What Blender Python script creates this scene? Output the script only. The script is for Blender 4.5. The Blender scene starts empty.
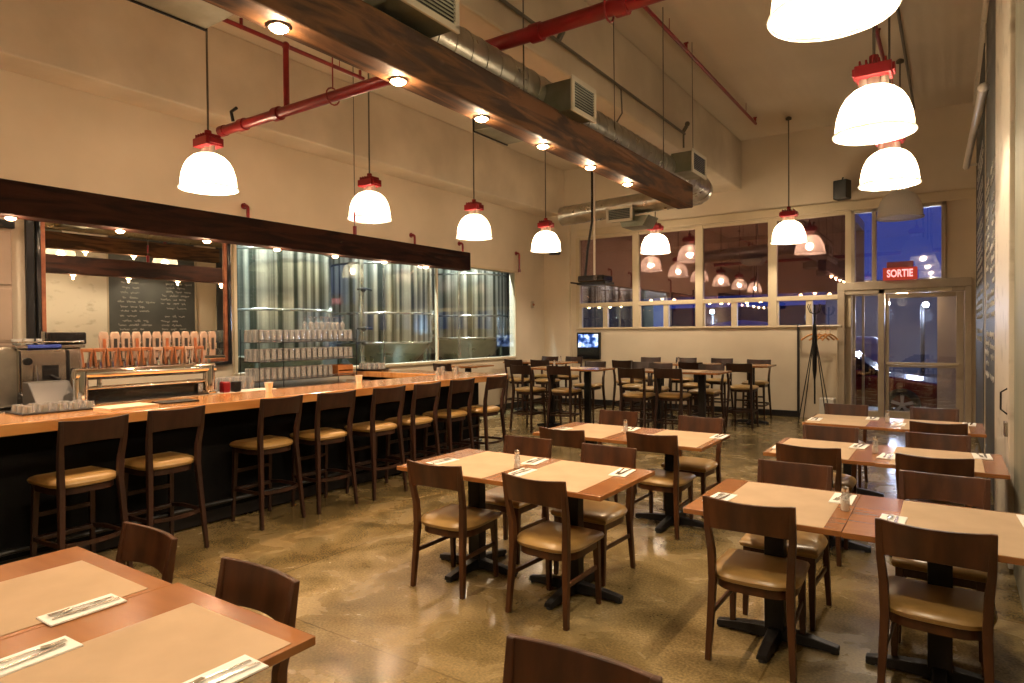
import bpy, bmesh, math, random
from mathutils import Vector, Matrix
random.seed(7)
sc = bpy.context.scene
col = sc.collection
PI = math.pi

# ------------------------------------------------------------------ materials
def nodes(name):
    m = bpy.data.materials.new(name); m.use_nodes = True
    nt = m.node_tree; nt.nodes.clear()
    out = nt.nodes.new('ShaderNodeOutputMaterial')
    return m, nt, out

def mat(name, c, rough=.5, metal=0., c2=None, scale=(4, 4, 4), detail=5, bump=0., lo=.35, hi=.65,
        coat=0., spec=.5, rvar=0., distort=0.):
    m, nt, out = nodes(name)
    b = nt.nodes.new('ShaderNodeBsdfPrincipled'); nt.links.new(b.outputs[0], out.inputs[0])
    b.inputs['Base Color'].default_value = (*c, 1); b.inputs['Roughness'].default_value = rough
    b.inputs['Metallic'].default_value = metal; b.inputs['Specular IOR Level'].default_value = spec
    b.inputs['Coat Weight'].default_value = coat; b.inputs['Coat Roughness'].default_value = .15
    if c2 or bump or rvar:
        tc = nt.nodes.new('ShaderNodeTexCoord'); mp = nt.nodes.new('ShaderNodeMapping')
        mp.inputs['Scale'].default_value = scale
        n = nt.nodes.new('ShaderNodeTexNoise'); n.inputs['Scale'].default_value = 1; n.inputs['Detail'].default_value = detail
        n.inputs['Distortion'].default_value = distort
        nt.links.new(tc.outputs['Object'], mp.inputs[0]); nt.links.new(mp.outputs[0], n.inputs['Vector'])
        r = nt.nodes.new('ShaderNodeMapRange'); r.inputs[1].default_value = lo; r.inputs[2].default_value = hi
        nt.links.new(n.outputs['Fac'], r.inputs[0])
        if c2:
            mx = nt.nodes.new('ShaderNodeMix'); mx.data_type = 'RGBA'
            mx.inputs[6].default_value = (*c, 1); mx.inputs[7].default_value = (*c2, 1)
            nt.links.new(r.outputs[0], mx.inputs[0]); nt.links.new(mx.outputs[2], b.inputs['Base Color'])
        if bump:
            bp = nt.nodes.new('ShaderNodeBump'); bp.inputs['Strength'].default_value = bump; bp.inputs['Distance'].default_value = .01
            nt.links.new(n.outputs['Fac'], bp.inputs['Height']); nt.links.new(bp.outputs[0], b.inputs['Normal'])
        if rvar:
            rr = nt.nodes.new('ShaderNodeMapRange'); rr.inputs[3].default_value = rough - rvar; rr.inputs[4].default_value = rough + rvar
            nt.links.new(n.outputs['Fac'], rr.inputs[0]); nt.links.new(rr.outputs[0], b.inputs['Roughness'])
    return m

def emis(name, c, s):
    m, nt, out = nodes(name)
    e = nt.nodes.new('ShaderNodeEmission'); e.inputs[0].default_value = (*c, 1); e.inputs[1].default_value = s
    nt.links.new(e.outputs[0], out.inputs[0]); return m

def pane(name, refl=.2, tint=(1, 1, 1), gcol=(1, 1, 1), rough=0.):
    m, nt, out = nodes(name)
    t = nt.nodes.new('ShaderNodeBsdfTransparent'); t.inputs[0].default_value = (*tint, 1)
    g = nt.nodes.new('ShaderNodeBsdfGlossy'); g.inputs[0].default_value = (*gcol, 1); g.inputs['Roughness'].default_value = rough
    x = nt.nodes.new('ShaderNodeMixShader'); x.inputs[0].default_value = refl
    nt.links.new(t.outputs[0], x.inputs[1]); nt.links.new(g.outputs[0], x.inputs[2]); nt.links.new(x.outputs[0], out.inputs[0])
    return m

def shade_mat(name):
    m, nt, out = nodes(name)
    tr = nt.nodes.new('ShaderNodeBsdfTranslucent'); tr.inputs[0].default_value = (.74, .69, .60, 1)
    df = nt.nodes.new('ShaderNodeBsdfDiffuse'); df.inputs[0].default_value = (.85, .82, .75, 1)
    tp = nt.nodes.new('ShaderNodeBsdfTransparent'); tp.inputs[0].default_value = (1, .98, .93, 1)
    gl = nt.nodes.new('ShaderNodeBsdfGlossy'); gl.inputs['Roughness'].default_value = .15
    a = nt.nodes.new('ShaderNodeMixShader'); a.inputs[0].default_value = .45
    b = nt.nodes.new('ShaderNodeMixShader'); b.inputs[0].default_value = .13
    c = nt.nodes.new('ShaderNodeMixShader'); c.inputs[0].default_value = .06
    # fine vertical flutes of the acrylic
    tc = nt.nodes.new('ShaderNodeTexCoord'); sp = nt.nodes.new('ShaderNodeSeparateXYZ'); at = nt.nodes.new('ShaderNodeMath'); at.operation = 'ARCTAN2'
    mu = nt.nodes.new('ShaderNodeMath'); mu.operation = 'MULTIPLY'; mu.inputs[1].default_value = 72
    si = nt.nodes.new('ShaderNodeMath'); si.operation = 'SINE'
    bp = nt.nodes.new('ShaderNodeBump'); bp.inputs['Strength'].default_value = .4; bp.inputs['Distance'].default_value = .004
    nt.links.new(tc.outputs['Object'], sp.inputs[0]); nt.links.new(sp.outputs[1], at.inputs[0]); nt.links.new(sp.outputs[0], at.inputs[1])
    nt.links.new(at.outputs[0], mu.inputs[0]); nt.links.new(mu.outputs[0], si.inputs[0]); nt.links.new(si.outputs[0], bp.inputs['Height'])
    for q in (tr, df, gl): nt.links.new(bp.outputs[0], q.inputs['Normal'])
    nt.links.new(tr.outputs[0], a.inputs[1]); nt.links.new(df.outputs[0], a.inputs[2])
    nt.links.new(a.outputs[0], b.inputs[1]); nt.links.new(tp.outputs[0], b.inputs[2])
    nt.links.new(b.outputs[0], c.inputs[1]); nt.links.new(gl.outputs[0], c.inputs[2])
    nt.links.new(c.outputs[0], out.inputs[0]); return m

def floor_mat():
    m, nt, out = nodes('polished_concrete')
    b = nt.nodes.new('ShaderNodeBsdfPrincipled'); nt.links.new(b.outputs[0], out.inputs[0])
    tc = nt.nodes.new('ShaderNodeTexCoord')
    def noise(s, d, dis=0):
        n = nt.nodes.new('ShaderNodeTexNoise'); n.inputs['Scale'].default_value = s; n.inputs['Detail'].default_value = d
        n.inputs['Distortion'].default_value = dis; nt.links.new(tc.outputs['Object'], n.inputs['Vector']); return n
    n1 = noise(.75, 6, 1.2); n2 = noise(2.6, 8, .6); n3 = noise(70, 3)
    r = nt.nodes.new('ShaderNodeValToRGB'); e = r.color_ramp.elements
    e[0].position = .34; e[0].color = (.080, .058, .024, 1); e[1].position = .66; e[1].color = (.36, .27, .13, 1)
    k = e.new(.48); k.color = (.185, .135, .055, 1)
    a = nt.nodes.new('ShaderNodeMath'); a.operation = 'ADD'; a2 = nt.nodes.new('ShaderNodeMath'); a2.operation = 'MULTIPLY'; a2.inputs[1].default_value = .5
    nt.links.new(n1.outputs['Fac'], a.inputs[0]); nt.links.new(n2.outputs['Fac'], a.inputs[1]); nt.links.new(a.outputs[0], a2.inputs[0])
    nt.links.new(a2.outputs[0], r.inputs[0])
    sp = nt.nodes.new('ShaderNodeMapRange'); sp.inputs[1].default_value = .35; sp.inputs[2].default_value = .7; sp.inputs[3].default_value = .7; sp.inputs[4].default_value = 1.3
    nt.links.new(n3.outputs['Fac'], sp.inputs[0])
    # saw-cut control joints
    br = nt.nodes.new('ShaderNodeTexBrick'); br.offset = 0; br.inputs['Scale'].default_value = 1
    br.inputs['Brick Width'].default_value = 3.1; br.inputs['Row Height'].default_value = 2.75; br.inputs['Mortar Size'].default_value = .006
    br.inputs['Mortar Smooth'].default_value = .3
    br.inputs[1].default_value = (1, 1, 1, 1); br.inputs[2].default_value = (.86, .84, .8, 1); br.inputs[3].default_value = (.6, .55, .45, 1)
    mp = nt.nodes.new('ShaderNodeMapping'); mp.inputs['Location'].default_value = (.75, .35, 0)
    nt.links.new(tc.outputs['Object'], mp.inputs[0]); nt.links.new(mp.outputs[0], br.inputs[0])
    mx = nt.nodes.new('ShaderNodeMix'); mx.data_type = 'RGBA'; mx.blend_type = 'MULTIPLY'; mx.inputs[0].default_value = 1
    nt.links.new(r.outputs[0], mx.inputs[6]); nt.links.new(sp.outputs[0], mx.inputs[7])
    mx2 = nt.nodes.new('ShaderNodeMix'); mx2.data_type = 'RGBA'; mx2.blend_type = 'MULTIPLY'; mx2.inputs[0].default_value = 1
    nt.links.new(mx.outputs[2], mx2.inputs[6]); nt.links.new(br.outputs[0], mx2.inputs[7])
    nt.links.new(mx2.outputs[2], b.inputs['Base Color'])
    rr = nt.nodes.new('ShaderNodeMapRange'); rr.inputs[1].default_value = .3; rr.inputs[2].default_value = .7; rr.inputs[3].default_value = .13; rr.inputs[4].default_value = .34
    nt.links.new(n2.outputs['Fac'], rr.inputs[0]); nt.links.new(rr.outputs[0], b.inputs['Roughness'])
    b.inputs['Specular IOR Level'].default_value = .6
    bp = nt.nodes.new('ShaderNodeBump'); bp.inputs['Strength'].default_value = .08; bp.inputs['Distance'].default_value = .01
    nt.links.new(n2.outputs['Fac'], bp.inputs['Height']); nt.links.new(bp.outputs[0], b.inputs['Normal'])
    return m

def plank_mat(name, c, c2, width, rough=.7):
    # painted board ceiling: faint seams
    m, nt, out = nodes(name)
    b = nt.nodes.new('ShaderNodeBsdfPrincipled'); nt.links.new(b.outputs[0], out.inputs[0]); b.inputs['Roughness'].default_value = rough
    tc = nt.nodes.new('ShaderNodeTexCoord'); n = nt.nodes.new('ShaderNodeTexNoise'); n.inputs['Scale'].default_value = 1.3; n.inputs['Detail'].default_value = 6
    nt.links.new(tc.outputs['Object'], n.inputs['Vector'])
    w = nt.nodes.new('ShaderNodeTexWave'); w.bands_direction = 'X'; w.inputs['Scale'].default_value = .314 / width; w.inputs['Distortion'].default_value = .15
    nt.links.new(tc.outputs['Object'], w.inputs['Vector'])
    mx = nt.nodes.new('ShaderNodeMix'); mx.data_type = 'RGBA'; mx.inputs[6].default_value = (*c, 1); mx.inputs[7].default_value = (*c2, 1)
    nt.links.new(n.outputs['Fac'], mx.inputs[0]); nt.links.new(mx.outputs[2], b.inputs['Base Color'])
    bp = nt.nodes.new('ShaderNodeBump'); bp.inputs['Strength'].default_value = .25; bp.inputs['Distance'].default_value = .01
    nt.links.new(w.outputs['Fac'], bp.inputs['Height']); nt.links.new(bp.outputs[0], b.inputs['Normal'])
    return m

M = {}
M['floor'] = floor_mat()
M['wall'] = mat('cream_paint', (.66, .56, .42), .6, c2=(.57, .48, .35), scale=(.9, .9, .9), bump=.05)
M['ceil'] = plank_mat('painted_ceiling', (.62, .54, .42), (.54, .46, .35), .14)
M['conc'] = mat('painted_concrete', (.66, .57, .44), .7, c2=(.52, .44, .33), scale=(1.1, 1.1, 1.1), bump=.15, detail=8)
M['trimc'] = mat('cream_trim', (.60, .50, .34), .45, c2=(.54, .44, .29), scale=(2, 2, 2))
M['frame'] = mat('taupe_frame', (.42, .345, .25), .4, c2=(.37, .30, .215), scale=(3, 3, 3))
M['base'] = mat('black_baseboard', (.012, .011, .012), .35)
M['raw'] = mat('raw_concrete', (.20, .21, .16), .6, c2=(.33, .31, .23), scale=(2, 2, .8), bump=.3, detail=8)
M['whitedoor'] = mat('old_white_paint', (.62, .56, .46), .5, c2=(.34, .29, .22), scale=(3, 3, 5), lo=.56, hi=.75, bump=.2, detail=8)
M['chair'] = mat('dark_walnut', (.036, .013, .005), .36, c2=(.078, .027, .009), scale=(14, 14, 3), spec=.35, coat=.08)
M['stool'] = mat('espresso_wood', (.018, .008, .005), .4, c2=(.036, .014, .008), scale=(14, 14, 3), spec=.35, coat=.05)
M['vinyl'] = mat('tan_vinyl', (.36, .225, .075), .30, c2=(.29, .175, .055), scale=(6, 6, 6), bump=.03, spec=.6)
M['top'] = mat('cherry_tabletop', (.33, .135, .040), .24, c2=(.25, .092, .026), scale=(1.5, 9, 2), coat=.3, detail=4)
M['bartop'] = mat('varnished_bar_wood', (.72, .36, .12), .16, c2=(.54, .22, .06), scale=(20, 1.6, 6), coat=.8, detail=6, distort=.6)
M['kraft'] = mat('kraft_paper', (.46, .325, .20), .85, c2=(.41, .29, .175), scale=(5, 5, 5), bump=.04)
M['napkin'] = mat('white_napkin', (.82, .80, .74), .8)
M['steel'] = mat('stainless', (.62, .60, .57), .2, 1.)
M['brushed'] = mat('brushed_steel', (.55, .53, .50), .3, 1., c2=(.42, .40, .38), scale=(9, 9, 1.2), rvar=.12)
M['chrome'] = mat('chrome', (.8, .78, .75), .07, 1.)
M['tank'] = mat('tank_steel', (.97, .95, .92), .13, 1., c2=(.13, .15, .13), scale=(9, 9, .05), lo=.4, hi=.6, bump=1.0, rvar=.07, detail=4)  # light and dark vertical streaks in the colour imitate reflections
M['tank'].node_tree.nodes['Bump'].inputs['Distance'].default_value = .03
def aniso(m, rough):
    nt = m.node_tree; b = [n for n in nt.nodes if n.type == 'BSDF_PRINCIPLED'][0]
    tg = nt.nodes.new('ShaderNodeTangent'); tg.direction_type = 'RADIAL'; tg.axis = 'Z'
    nt.links.new(tg.outputs[0], b.inputs['Tangent']); b.inputs['Anisotropic'].default_value = .92
    for l in list(b.inputs['Roughness'].links): nt.links.remove(l)
    b.inputs['Roughness'].default_value = rough
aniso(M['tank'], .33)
M['cone'] = mat('tank_cone_steel', (.50, .56, .50), .3, 1., c2=(.34, .40, .36), scale=(3, 3, 3), rvar=.1)
M['galv'] = mat('galvanised', (.52, .50, .44), .30, .9, c2=(.36, .35, .30), scale=(5, 5, 5), rvar=.1, detail=4)
M['duct_box'] = mat('galvanised_box', (.30, .31, .24), .38, .75, c2=(.22, .23, .17), scale=(5, 5, 5), rvar=.1)
M['grille'] = mat('grille_enamel', (.66, .62, .52), .4)
M['dark'] = mat('dark_void', (.012, .012, .012), .6)
M['red'] = mat('red_paint', (.25, .006, .010), .35, c2=(.19, .005, .008), scale=(8, 8, 8), coat=.2)
M['redcap'] = mat('red_cap', (.27, .004, .010), .4)
M['ceramic'] = mat('white_ceramic', (.80, .74, .66), .3)
M['beam'] = mat('old_timber', (.125, .056, .020), .65, c2=(.032, .015, .007), scale=(9, 1.3, 9), bump=1.0, detail=9, distort=1.2, lo=.42, hi=.58, spec=.3)
M['barbeam'] = mat('dark_timber', (.034, .011, .006), .75, c2=(.010, .004, .003), scale=(9, 1.3, 9), bump=1.0, detail=9, distort=1.2, lo=.42, hi=.6, spec=.15)
M['black'] = mat('black_paint', (.007, .006, .006), .45, spec=.3)
M['blackgl'] = mat('black_gloss', (.012, .012, .013), .12)
M['barfront'] = mat('black_bar_front', (.004, .004, .004), .8, spec=.1)
M['board'] = mat('chalkboard', (.032, .034, .032), .55, c2=(.06, .062, .058), scale=(1.2, 1.2, 1.2), detail=6)
M['chalk'] = mat('chalk', (.62, .6, .55), .9)
M['mirror'] = mat('mirror_silver', (.86, .84, .76), .005, 1.)
M['gold'] = mat('copper_gilt', (.42, .15, .07), .35, .4, c2=(.26, .08, .04), scale=(12, 12, 12))
M['shade'] = shade_mat('acrylic_shade')
M['bulb'] = emis('lit_bulb', (1, .80, .52), 14)
M['bulb2'] = emis('lit_reflector', (1, .66, .32), 34)
M['bulbs'] = emis('small_lit_bulb', (1, .55, .28), 26)
M['cable'] = mat('grey_cable', (.10, .085, .06), .5)
M['glassw'] = pane('window_glass', .23, (.72, .66, .72), (1, .74, .74))
M['glassl'] = pane('lower_window_glass', .14, (.85, .9, .95), (1, .9, .8))
M['glassd'] = pane('door_glass', .10, (.9, .9, .9))
M['glasst'] = pane('transom_glass', .07, (1, 1, 1))
M['glassb'] = pane('brewery_glass', .09, (.93, .98, .96))
def tumbler():
    m, nt, out = nodes('drinking_glass')
    t = nt.nodes.new('ShaderNodeBsdfTransparent'); t.inputs[0].default_value = (.95, .95, .95, 1)
    g = nt.nodes.new('ShaderNodeBsdfGlossy'); g.inputs['Roughness'].default_value = .08
    d = nt.nodes.new('ShaderNodeBsdfDiffuse'); d.inputs[0].default_value = (.97, .95, .92, 1)
    x = nt.nodes.new('ShaderNodeMixShader'); x.inputs[0].default_value = .42
    y = nt.nodes.new('ShaderNodeMixShader'); y.inputs[0].default_value = .16
    nt.links.new(t.outputs[0], x.inputs[1]); nt.links.new(g.outputs[0], x.inputs[2])
    nt.links.new(x.outputs[0], y.inputs[1]); nt.links.new(d.outputs[0], y.inputs[2]); nt.links.new(y.outputs[0], out.inputs[0])
    return m
M['tumbler'] = tumbler()
M['crock'] = mat('white_crockery', (.78, .75, .68), .25)
M['salt'] = mat('salt', (.8, .77, .7), .7)
M['hanger'] = mat('hanger_wood', (.58, .26, .07), .4)
M['wire'] = mat('black_wire', (.02, .02, .02), .4, .5)
M['paperm'] = mat('menu_paper', (.62, .52, .38), .7)
M['tapwood'] = mat('tap_wood', (.30, .13, .055), .4, c2=(.21, .08, .035), scale=(20, 20, 6))
M['taplight'] = mat('tap_pale', (.62, .47, .38), .25, .6)
M['blue'] = mat('blue_cloth', (.03, .06, .35), .7)
M['regis'] = mat('grey_plastic', (.045, .045, .042), .35)
M['cab'] = mat('cabinet_laminate', (.40, .28, .20), .4, c2=(.33, .23, .16), scale=(2, 2, 2))
M['brewwall'] = mat('brewery_wall', (.34, .36, .33), .6, c2=(.24, .26, .24), scale=(1, 1, 1))
M['coldtube'] = emis('cold_tube', (.80, .93, 1.0), 14)
M['sortie_face'] = emis('exit_face', (.55, .06, .03), .5)
M['sortie_text'] = emis('exit_text', (1, .30, .28), 1.6)
M['asphalt'] = mat('night_asphalt', (.05, .055, .07), .5, c2=(.09, .09, .10), scale=(1, 1, 1))
M['carpaint'] = mat('dark_red_car_paint', (.16, .008, .006), .15, .3, coat=1)
M['rubber'] = mat('tyre_rubber', (.012, .012, .012), .7)
M['alloy'] = mat('alloy', (.60, .58, .56), .3, .2)
M['facade'] = mat('far_facade', (.12, .12, .15), .7, c2=(.07, .07, .10), scale=(.6, .6, .6))
M['lamp_out'] = emis('street_lamp_glow', (.75, .85, 1), 60)
M['string_out'] = emis('string_bulb_glow', (1, .62, .25), 26)
M['winlit'] = emis('lit_window', (.35, .5, 1), .9)
M['winwarm'] = emis('warm_lit_window', (1, .6, .25), 1.2)
M['snow'] = mat('blue_tarp', (.35, .42, .60), .6, c2=(.20, .26, .42), scale=(2, 2, 2), bump=.5)
M['taillight'] = emis('tail_light', (1, .05, .03), 5)
M['candle'] = emis('candle_glow', (1, .45, .2), 5)
M['crate'] = mat('orange_wood', (.55, .22, .06), .4, c2=(.40, .14, .04), scale=(20, 6, 6))

def tv_mat():
    m, nt, out = nodes('television_picture')
    e = nt.nodes.new('ShaderNodeEmission'); e.inputs[1].default_value = 1.6; nt.links.new(e.outputs[0], out.inputs[0])
    tc = nt.nodes.new('ShaderNodeTexCoord'); n = nt.nodes.new('ShaderNodeTexNoise'); n.inputs['Scale'].default_value = 7
    nt.links.new(tc.outputs['Object'], n.inputs['Vector'])
    r = nt.nodes.new('ShaderNodeValToRGB'); nt.links.new(n.outputs['Fac'], r.inputs[0]); nt.links.new(r.outputs[0], e.inputs[0])
    el = r.color_ramp.elements; el[0].position = .4; el[0].color = (.01, .03, .12, 1); el[1].position = .62; el[1].color = (.75, .85, 1, 1)
    k = el.new(.5); k.color = (.15, .24, .55, 1); return m
M['tv'] = tv_mat()

# ------------------------------------------------------------------ mesh builder
class MB:
    def __init__(s): s.b = bmesh.new()
    def box(s, x0, x1, y0, y1, z0, z1, rot=None, about=None):
        r = bmesh.ops.create_cube(s.b, size=1)['verts']
        bmesh.ops.scale(s.b, vec=(x1 - x0, y1 - y0, z1 - z0), verts=r)
        c = Vector(((x0 + x1) / 2, (y0 + y1) / 2, (z0 + z1) / 2))
        bmesh.ops.translate(s.b, vec=c, verts=r)
        if rot: bmesh.ops.rotate(s.b, cent=about or c, matrix=rot, verts=r)
        return s
    def bar(s, p0, p1, w, d, w1=None, d1=None, up=(0, 0, 1)):
        # rectangular bar between two points; w across x-ish, d across the other
        p0 = Vector(p0); p1 = Vector(p1); ax = (p1 - p0).normalized(); u = Vector(up)
        if abs(ax.dot(u)) > .95: u = Vector((0, 1, 0))
        a = ax.cross(u).normalized(); b = a.cross(ax).normalized()
        w1 = w if w1 is None else w1; d1 = d if d1 is None else d1; vs = []
        for p, ww, dd in ((p0, w, d), (p1, w1, d1)):
            for i, j in ((-1, -1), (1, -1), (1, 1), (-1, 1)): vs.append(s.b.verts.new(p + a * i * ww / 2 + b * j * dd / 2))
        f = s.b.faces.new
        f(vs[3::-1]); f(vs[4:8])
        for i in range(4): f((vs[i], vs[(i + 1) % 4], vs[4 + (i + 1) % 4], vs[4 + i]))
        return s
    def tube(s, pts, r, n=10, cap=True, radii=None):
        pts = [Vector(p) for p in pts]; rings = []; prev = None
        for i, p in enumerate(pts):
            t = (pts[min(i + 1, len(pts) - 1)] - pts[max(i - 1, 0)]).normalized()
            if prev is None:
                u = Vector((0, 0, 1)) if abs(t.z) < .9 else Vector((1, 0, 0))
                a = t.cross(u).normalized()
            else: a = (prev - t * prev.dot(t)).normalized()
            prev = a; b = t.cross(a); rr = radii[i] if radii else r
            rings.append([s.b.verts.new(p + (a * math.cos(2 * PI * k / n) + b * math.sin(2 * PI * k / n)) * rr) for k in range(n)])
        for i in range(len(rings) - 1):
            for k in range(n):
                s.b.faces.new((rings[i][k], rings[i][(k + 1) % n], rings[i + 1][(k + 1) % n], rings[i + 1][k]))
        if cap: s.b.faces.new(rings[0][::-1]); s.b.faces.new(rings[-1])
        return s
    def lathe(s, prof, n=24, c=(0, 0, 0), closed=False, capb=False, capt=False):
        rings = []
        for r, z in prof:
            rings.append([s.b.verts.new((c[0] + r * math.cos(2 * PI * k / n), c[1] + r * math.sin(2 * PI * k / n), c[2] + z)) for k in range(n)])
        for i in range(len(rings) - 1):
            for k in range(n): s.b.faces.new((rings[i][k], rings[i][(k + 1) % n], rings[i + 1][(k + 1) % n], rings[i + 1][k]))
        if capb: s.b.faces.new(rings[0][::-1])
        if capt: s.b.faces.new(rings[-1])
        return s
    def prism(s, poly, axis, a0, a1):
        # poly: 2-D points; axis 'z','x','y' extrusion from a0 to a1
        def P(p, a): return {'z': (p[0], p[1], a), 'x': (a, p[0], p[1]), 'y': (p[0], a, p[1])}[axis]
        v0 = [s.b.verts.new(P(p, a0)) for p in poly]; v1 = [s.b.verts.new(P(p, a1)) for p in poly]; n = len(poly)
        s.b.faces.new(v0[::-1]); s.b.faces.new(v1)
        for i in range(n): s.b.faces.new((v0[i], v0[(i + 1) % n], v1[(i + 1) % n], v1[i]))
        return s
    def sphere(s, c, r, n=12, sz=1):
        v = bmesh.ops.create_uvsphere(s.b, u_segments=n, v_segments=max(6, n // 2), radius=r)['verts']
        bmesh.ops.scale(s.b, vec=(1, 1, sz), verts=v); bmesh.ops.translate(s.b, vec=c, verts=v); return s
    def loft(s, rings, cap=True):
        rr = [[s.b.verts.new(p) for p in r] for r in rings]; n = len(rr[0])
        for i in range(len(rr) - 1):
            for k in range(n): s.b.faces.new((rr[i][k], rr[i][(k + 1) % n], rr[i + 1][(k + 1) % n], rr[i + 1][k]))
        if cap: s.b.faces.new(rr[0][::-1]); s.b.faces.new(rr[-1])
        return s
    def build(s, name, m, parent=None, bevel=0., smooth=False, seg=2, loc=None):
        bmesh.ops.recalc_face_normals(s.b, faces=s.b.faces)
        me = bpy.data.meshes.new(name); s.b.to_mesh(me); s.b.free()
        me.materials.append(m)
        if smooth:
            me.polygons.foreach_set('use_smooth', [True] * len(me.polygons))
            me.set_sharp_from_angle(angle=math.radians(40))
        o = bpy.data.objects.new(name, me); col.objects.link(o)
        if parent: o.parent = parent
        if loc: o.location = loc
        if bevel:
            md = o.modifiers.new('bevel', 'BEVEL'); md.width = bevel; md.segments = seg; md.limit_method = 'ANGLE'; md.angle_limit = .6
        return o

def tag(o, label, cat, group=None):
    o['label'] = label; o['category'] = cat
    if group: o['group'] = group
    return o
def thing(name, label, cat, loc=(0, 0, 0), rz=0., group=None):
    o = bpy.data.objects.new(name, None); col.objects.link(o); o.location = loc; o.rotation_euler = (0, 0, rz)
    o.empty_display_size = .1
    return tag(o, label, cat, group)
def struct(o): o['kind'] = 'structure'; return o
def kids(o): return [c for c in ALL if c.parent == o]
def copy_thing(root, loc, rz, label, group=None, scale=None):
    def cp(o, par):
        c = o.copy(); col.objects.link(c); c.parent = par
        for ch in o.children:
            if ch.type != 'LIGHT': cp(ch, c)
        return c
    r = root.copy(); col.objects.link(r); r.location = loc; r.rotation_euler = (0, 0, rz); r['label'] = label
    if group: r['group'] = group
    if scale: r.scale = scale
    for ch in list(root.children):
        if ch.type != 'LIGHT': cp(ch, r)
    return r
class Proto:
    """first use moves the original, later uses copy it"""
    def __init__(s, root): s.r = root; s.used = False
    def put(s, loc, rz, label, group=None, scale=None):
        if not s.used:
            s.used = True; o = s.r; o.location = loc; o.rotation_euler = (0, 0, rz); o['label'] = label
            if group: o['group'] = group
            if scale: o.scale = scale
            return o
        return copy_thing(s.r, loc, rz, label, group, scale)
def R(ax, deg): return Matrix.Rotation(math.radians(deg), 3, ax)

# ------------------------------------------------------------------ camera
H = 1.67
yw, pt, rl = map(math.radians, (34.14, -.826, -.441))
f = Vector((-math.sin(yw) * math.cos(pt), math.cos(yw) * math.cos(pt), math.sin(pt)))
rt = Vector((math.cos(yw), math.sin(yw), 0)); up = rt.cross(f)
r2 = math.cos(rl) * rt + math.sin(rl) * up; u2 = -math.sin(rl) * rt + math.cos(rl) * up
cd = bpy.data.cameras.new('camera'); cam = bpy.data.objects.new('camera', cd); col.objects.link(cam)
cam.matrix_world = Matrix(((r2.x, u2.x, -f.x, 0), (r2.y, u2.y, -f.y, 0), (r2.z, u2.z, -f.z, H), (0, 0, 0, 1)))
cd.sensor_width = 36; cd.lens = 646.5 / 1024 * 36; cd.clip_start = .05; cd.clip_end = 200
sc.camera = cam

# ------------------------------------------------------------------ the room
XL, XR, YE, YB, ZC = -8.0, .36, 13.3, -4.0, 5.45
struct(MB().box(XL - .2, XR + .2, YB - .2, YE + .12, -.1, 0).build('floor', M['floor']))
struct(MB().box(XL - 5, XR + .2, YB - .2, YE + .2, ZC, ZC + .15).build('ceiling', M['ceil']))
struct(MB().box(XL - .2, XR + .2, YB - .2, YB, 0, ZC).build('wall_back', M['wall']))
# left wall with the brewery window opening y 5.1..11.95, z 1.15..2.98
WY0, WY1, WZ0, WZ1 = 5.13, 11.93, 1.14, 2.98
w = MB().box(XL - .15, XL, YB, WY0, 0, ZC).box(XL - .15, XL, WY1, YE, 0, ZC).box(XL - .15, XL, WY0, WY1, 0, WZ0).box(XL - .15, XL, WY0, WY1, WZ1, ZC)
struct(w.build('wall_left', M['wall']))
struct(MB().box(XL, XL + .5, YB, YE, 4.38, ZC).build('wall_left_edge_beam', M['conc'], bevel=.02))
struct(MB().box(-4.1, -3.45, YB, YE, 4.47, ZC).build('ceiling_beam', M['conc'], bevel=.03))
struct(MB().box(XL + .5, -4.1, -.6, -.2, 4.8, ZC).build('ceiling_cross_beam', M['conc'], bevel=.03))
# right wall: raw concrete near, then door zone, then painted
struct(MB().box(XR, XR + .2, YB, 5.55, 0, ZC).build('wall_right', M['raw']))
struct(MB().box(XR + .03, XR + .2, 5.55, YE, 0, ZC).build('wall_right_far', M['wall']))
struct(MB().tube([(XR - .015, 7.3, 5.36), (XR - .02, 9, 5.38), (XR - .01, 11, 5.36), (XR - .02, 13.2, 5.38)], .045, 8).build('trim_1', M['whitedoor']))
# end wall with openings
wins = [(-7.1, -5.79), (-5.64, -4.39), (-4.23, -2.95), (-2.79, -1.60)]
zb, zm0, zm1, zt = 1.75, 2.23, 2.32, 3.78
w = MB()
w.box(XL, -7.1, YE, YE + .15, 0, ZC)
w.box(-7.1, -1.60, YE, YE + .15, 0, zb).box(-7.1, XR, YE, YE + .15, 3.84, ZC)
w.box(-1.60, -1.50, YE, YE + .15, 0, 3.84).box(.28, XR + .2, YE, YE + .15, 0, 3.84)
w.box(-.12, .28, YE, YE + .15, 2.5, 3.84)
struct(w.build('wall_end', M['wall']))
struct(MB().box(XL, -7.33, YE - .12, YE, 0, 4.4).build('wall_end_pier', M['wall']))
struct(MB().box(-7.15, XR, YE - .05, YE, 3.86, 4.02).box(-1.50, XR, YE - .07, YE - .05, 3.84, 4.0).build('trim_2', M['trimc'], bevel=.01))
struct(MB().box(-7.33, -2.42, YE - .02, YE, 0, .12).build('baseboard_end', M['base']))
struct(MB().box(XL, XL + .02, 7.45, YE - .12, 0, .12).box(XL, -7.33, YE - .14, YE - .12, 0, .12).build('baseboard_left', M['base']))
struct(MB().box(-2.42, -2.38, YE - .05, YE, 0, 1.78).build('trim_3', M['base']))
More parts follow.
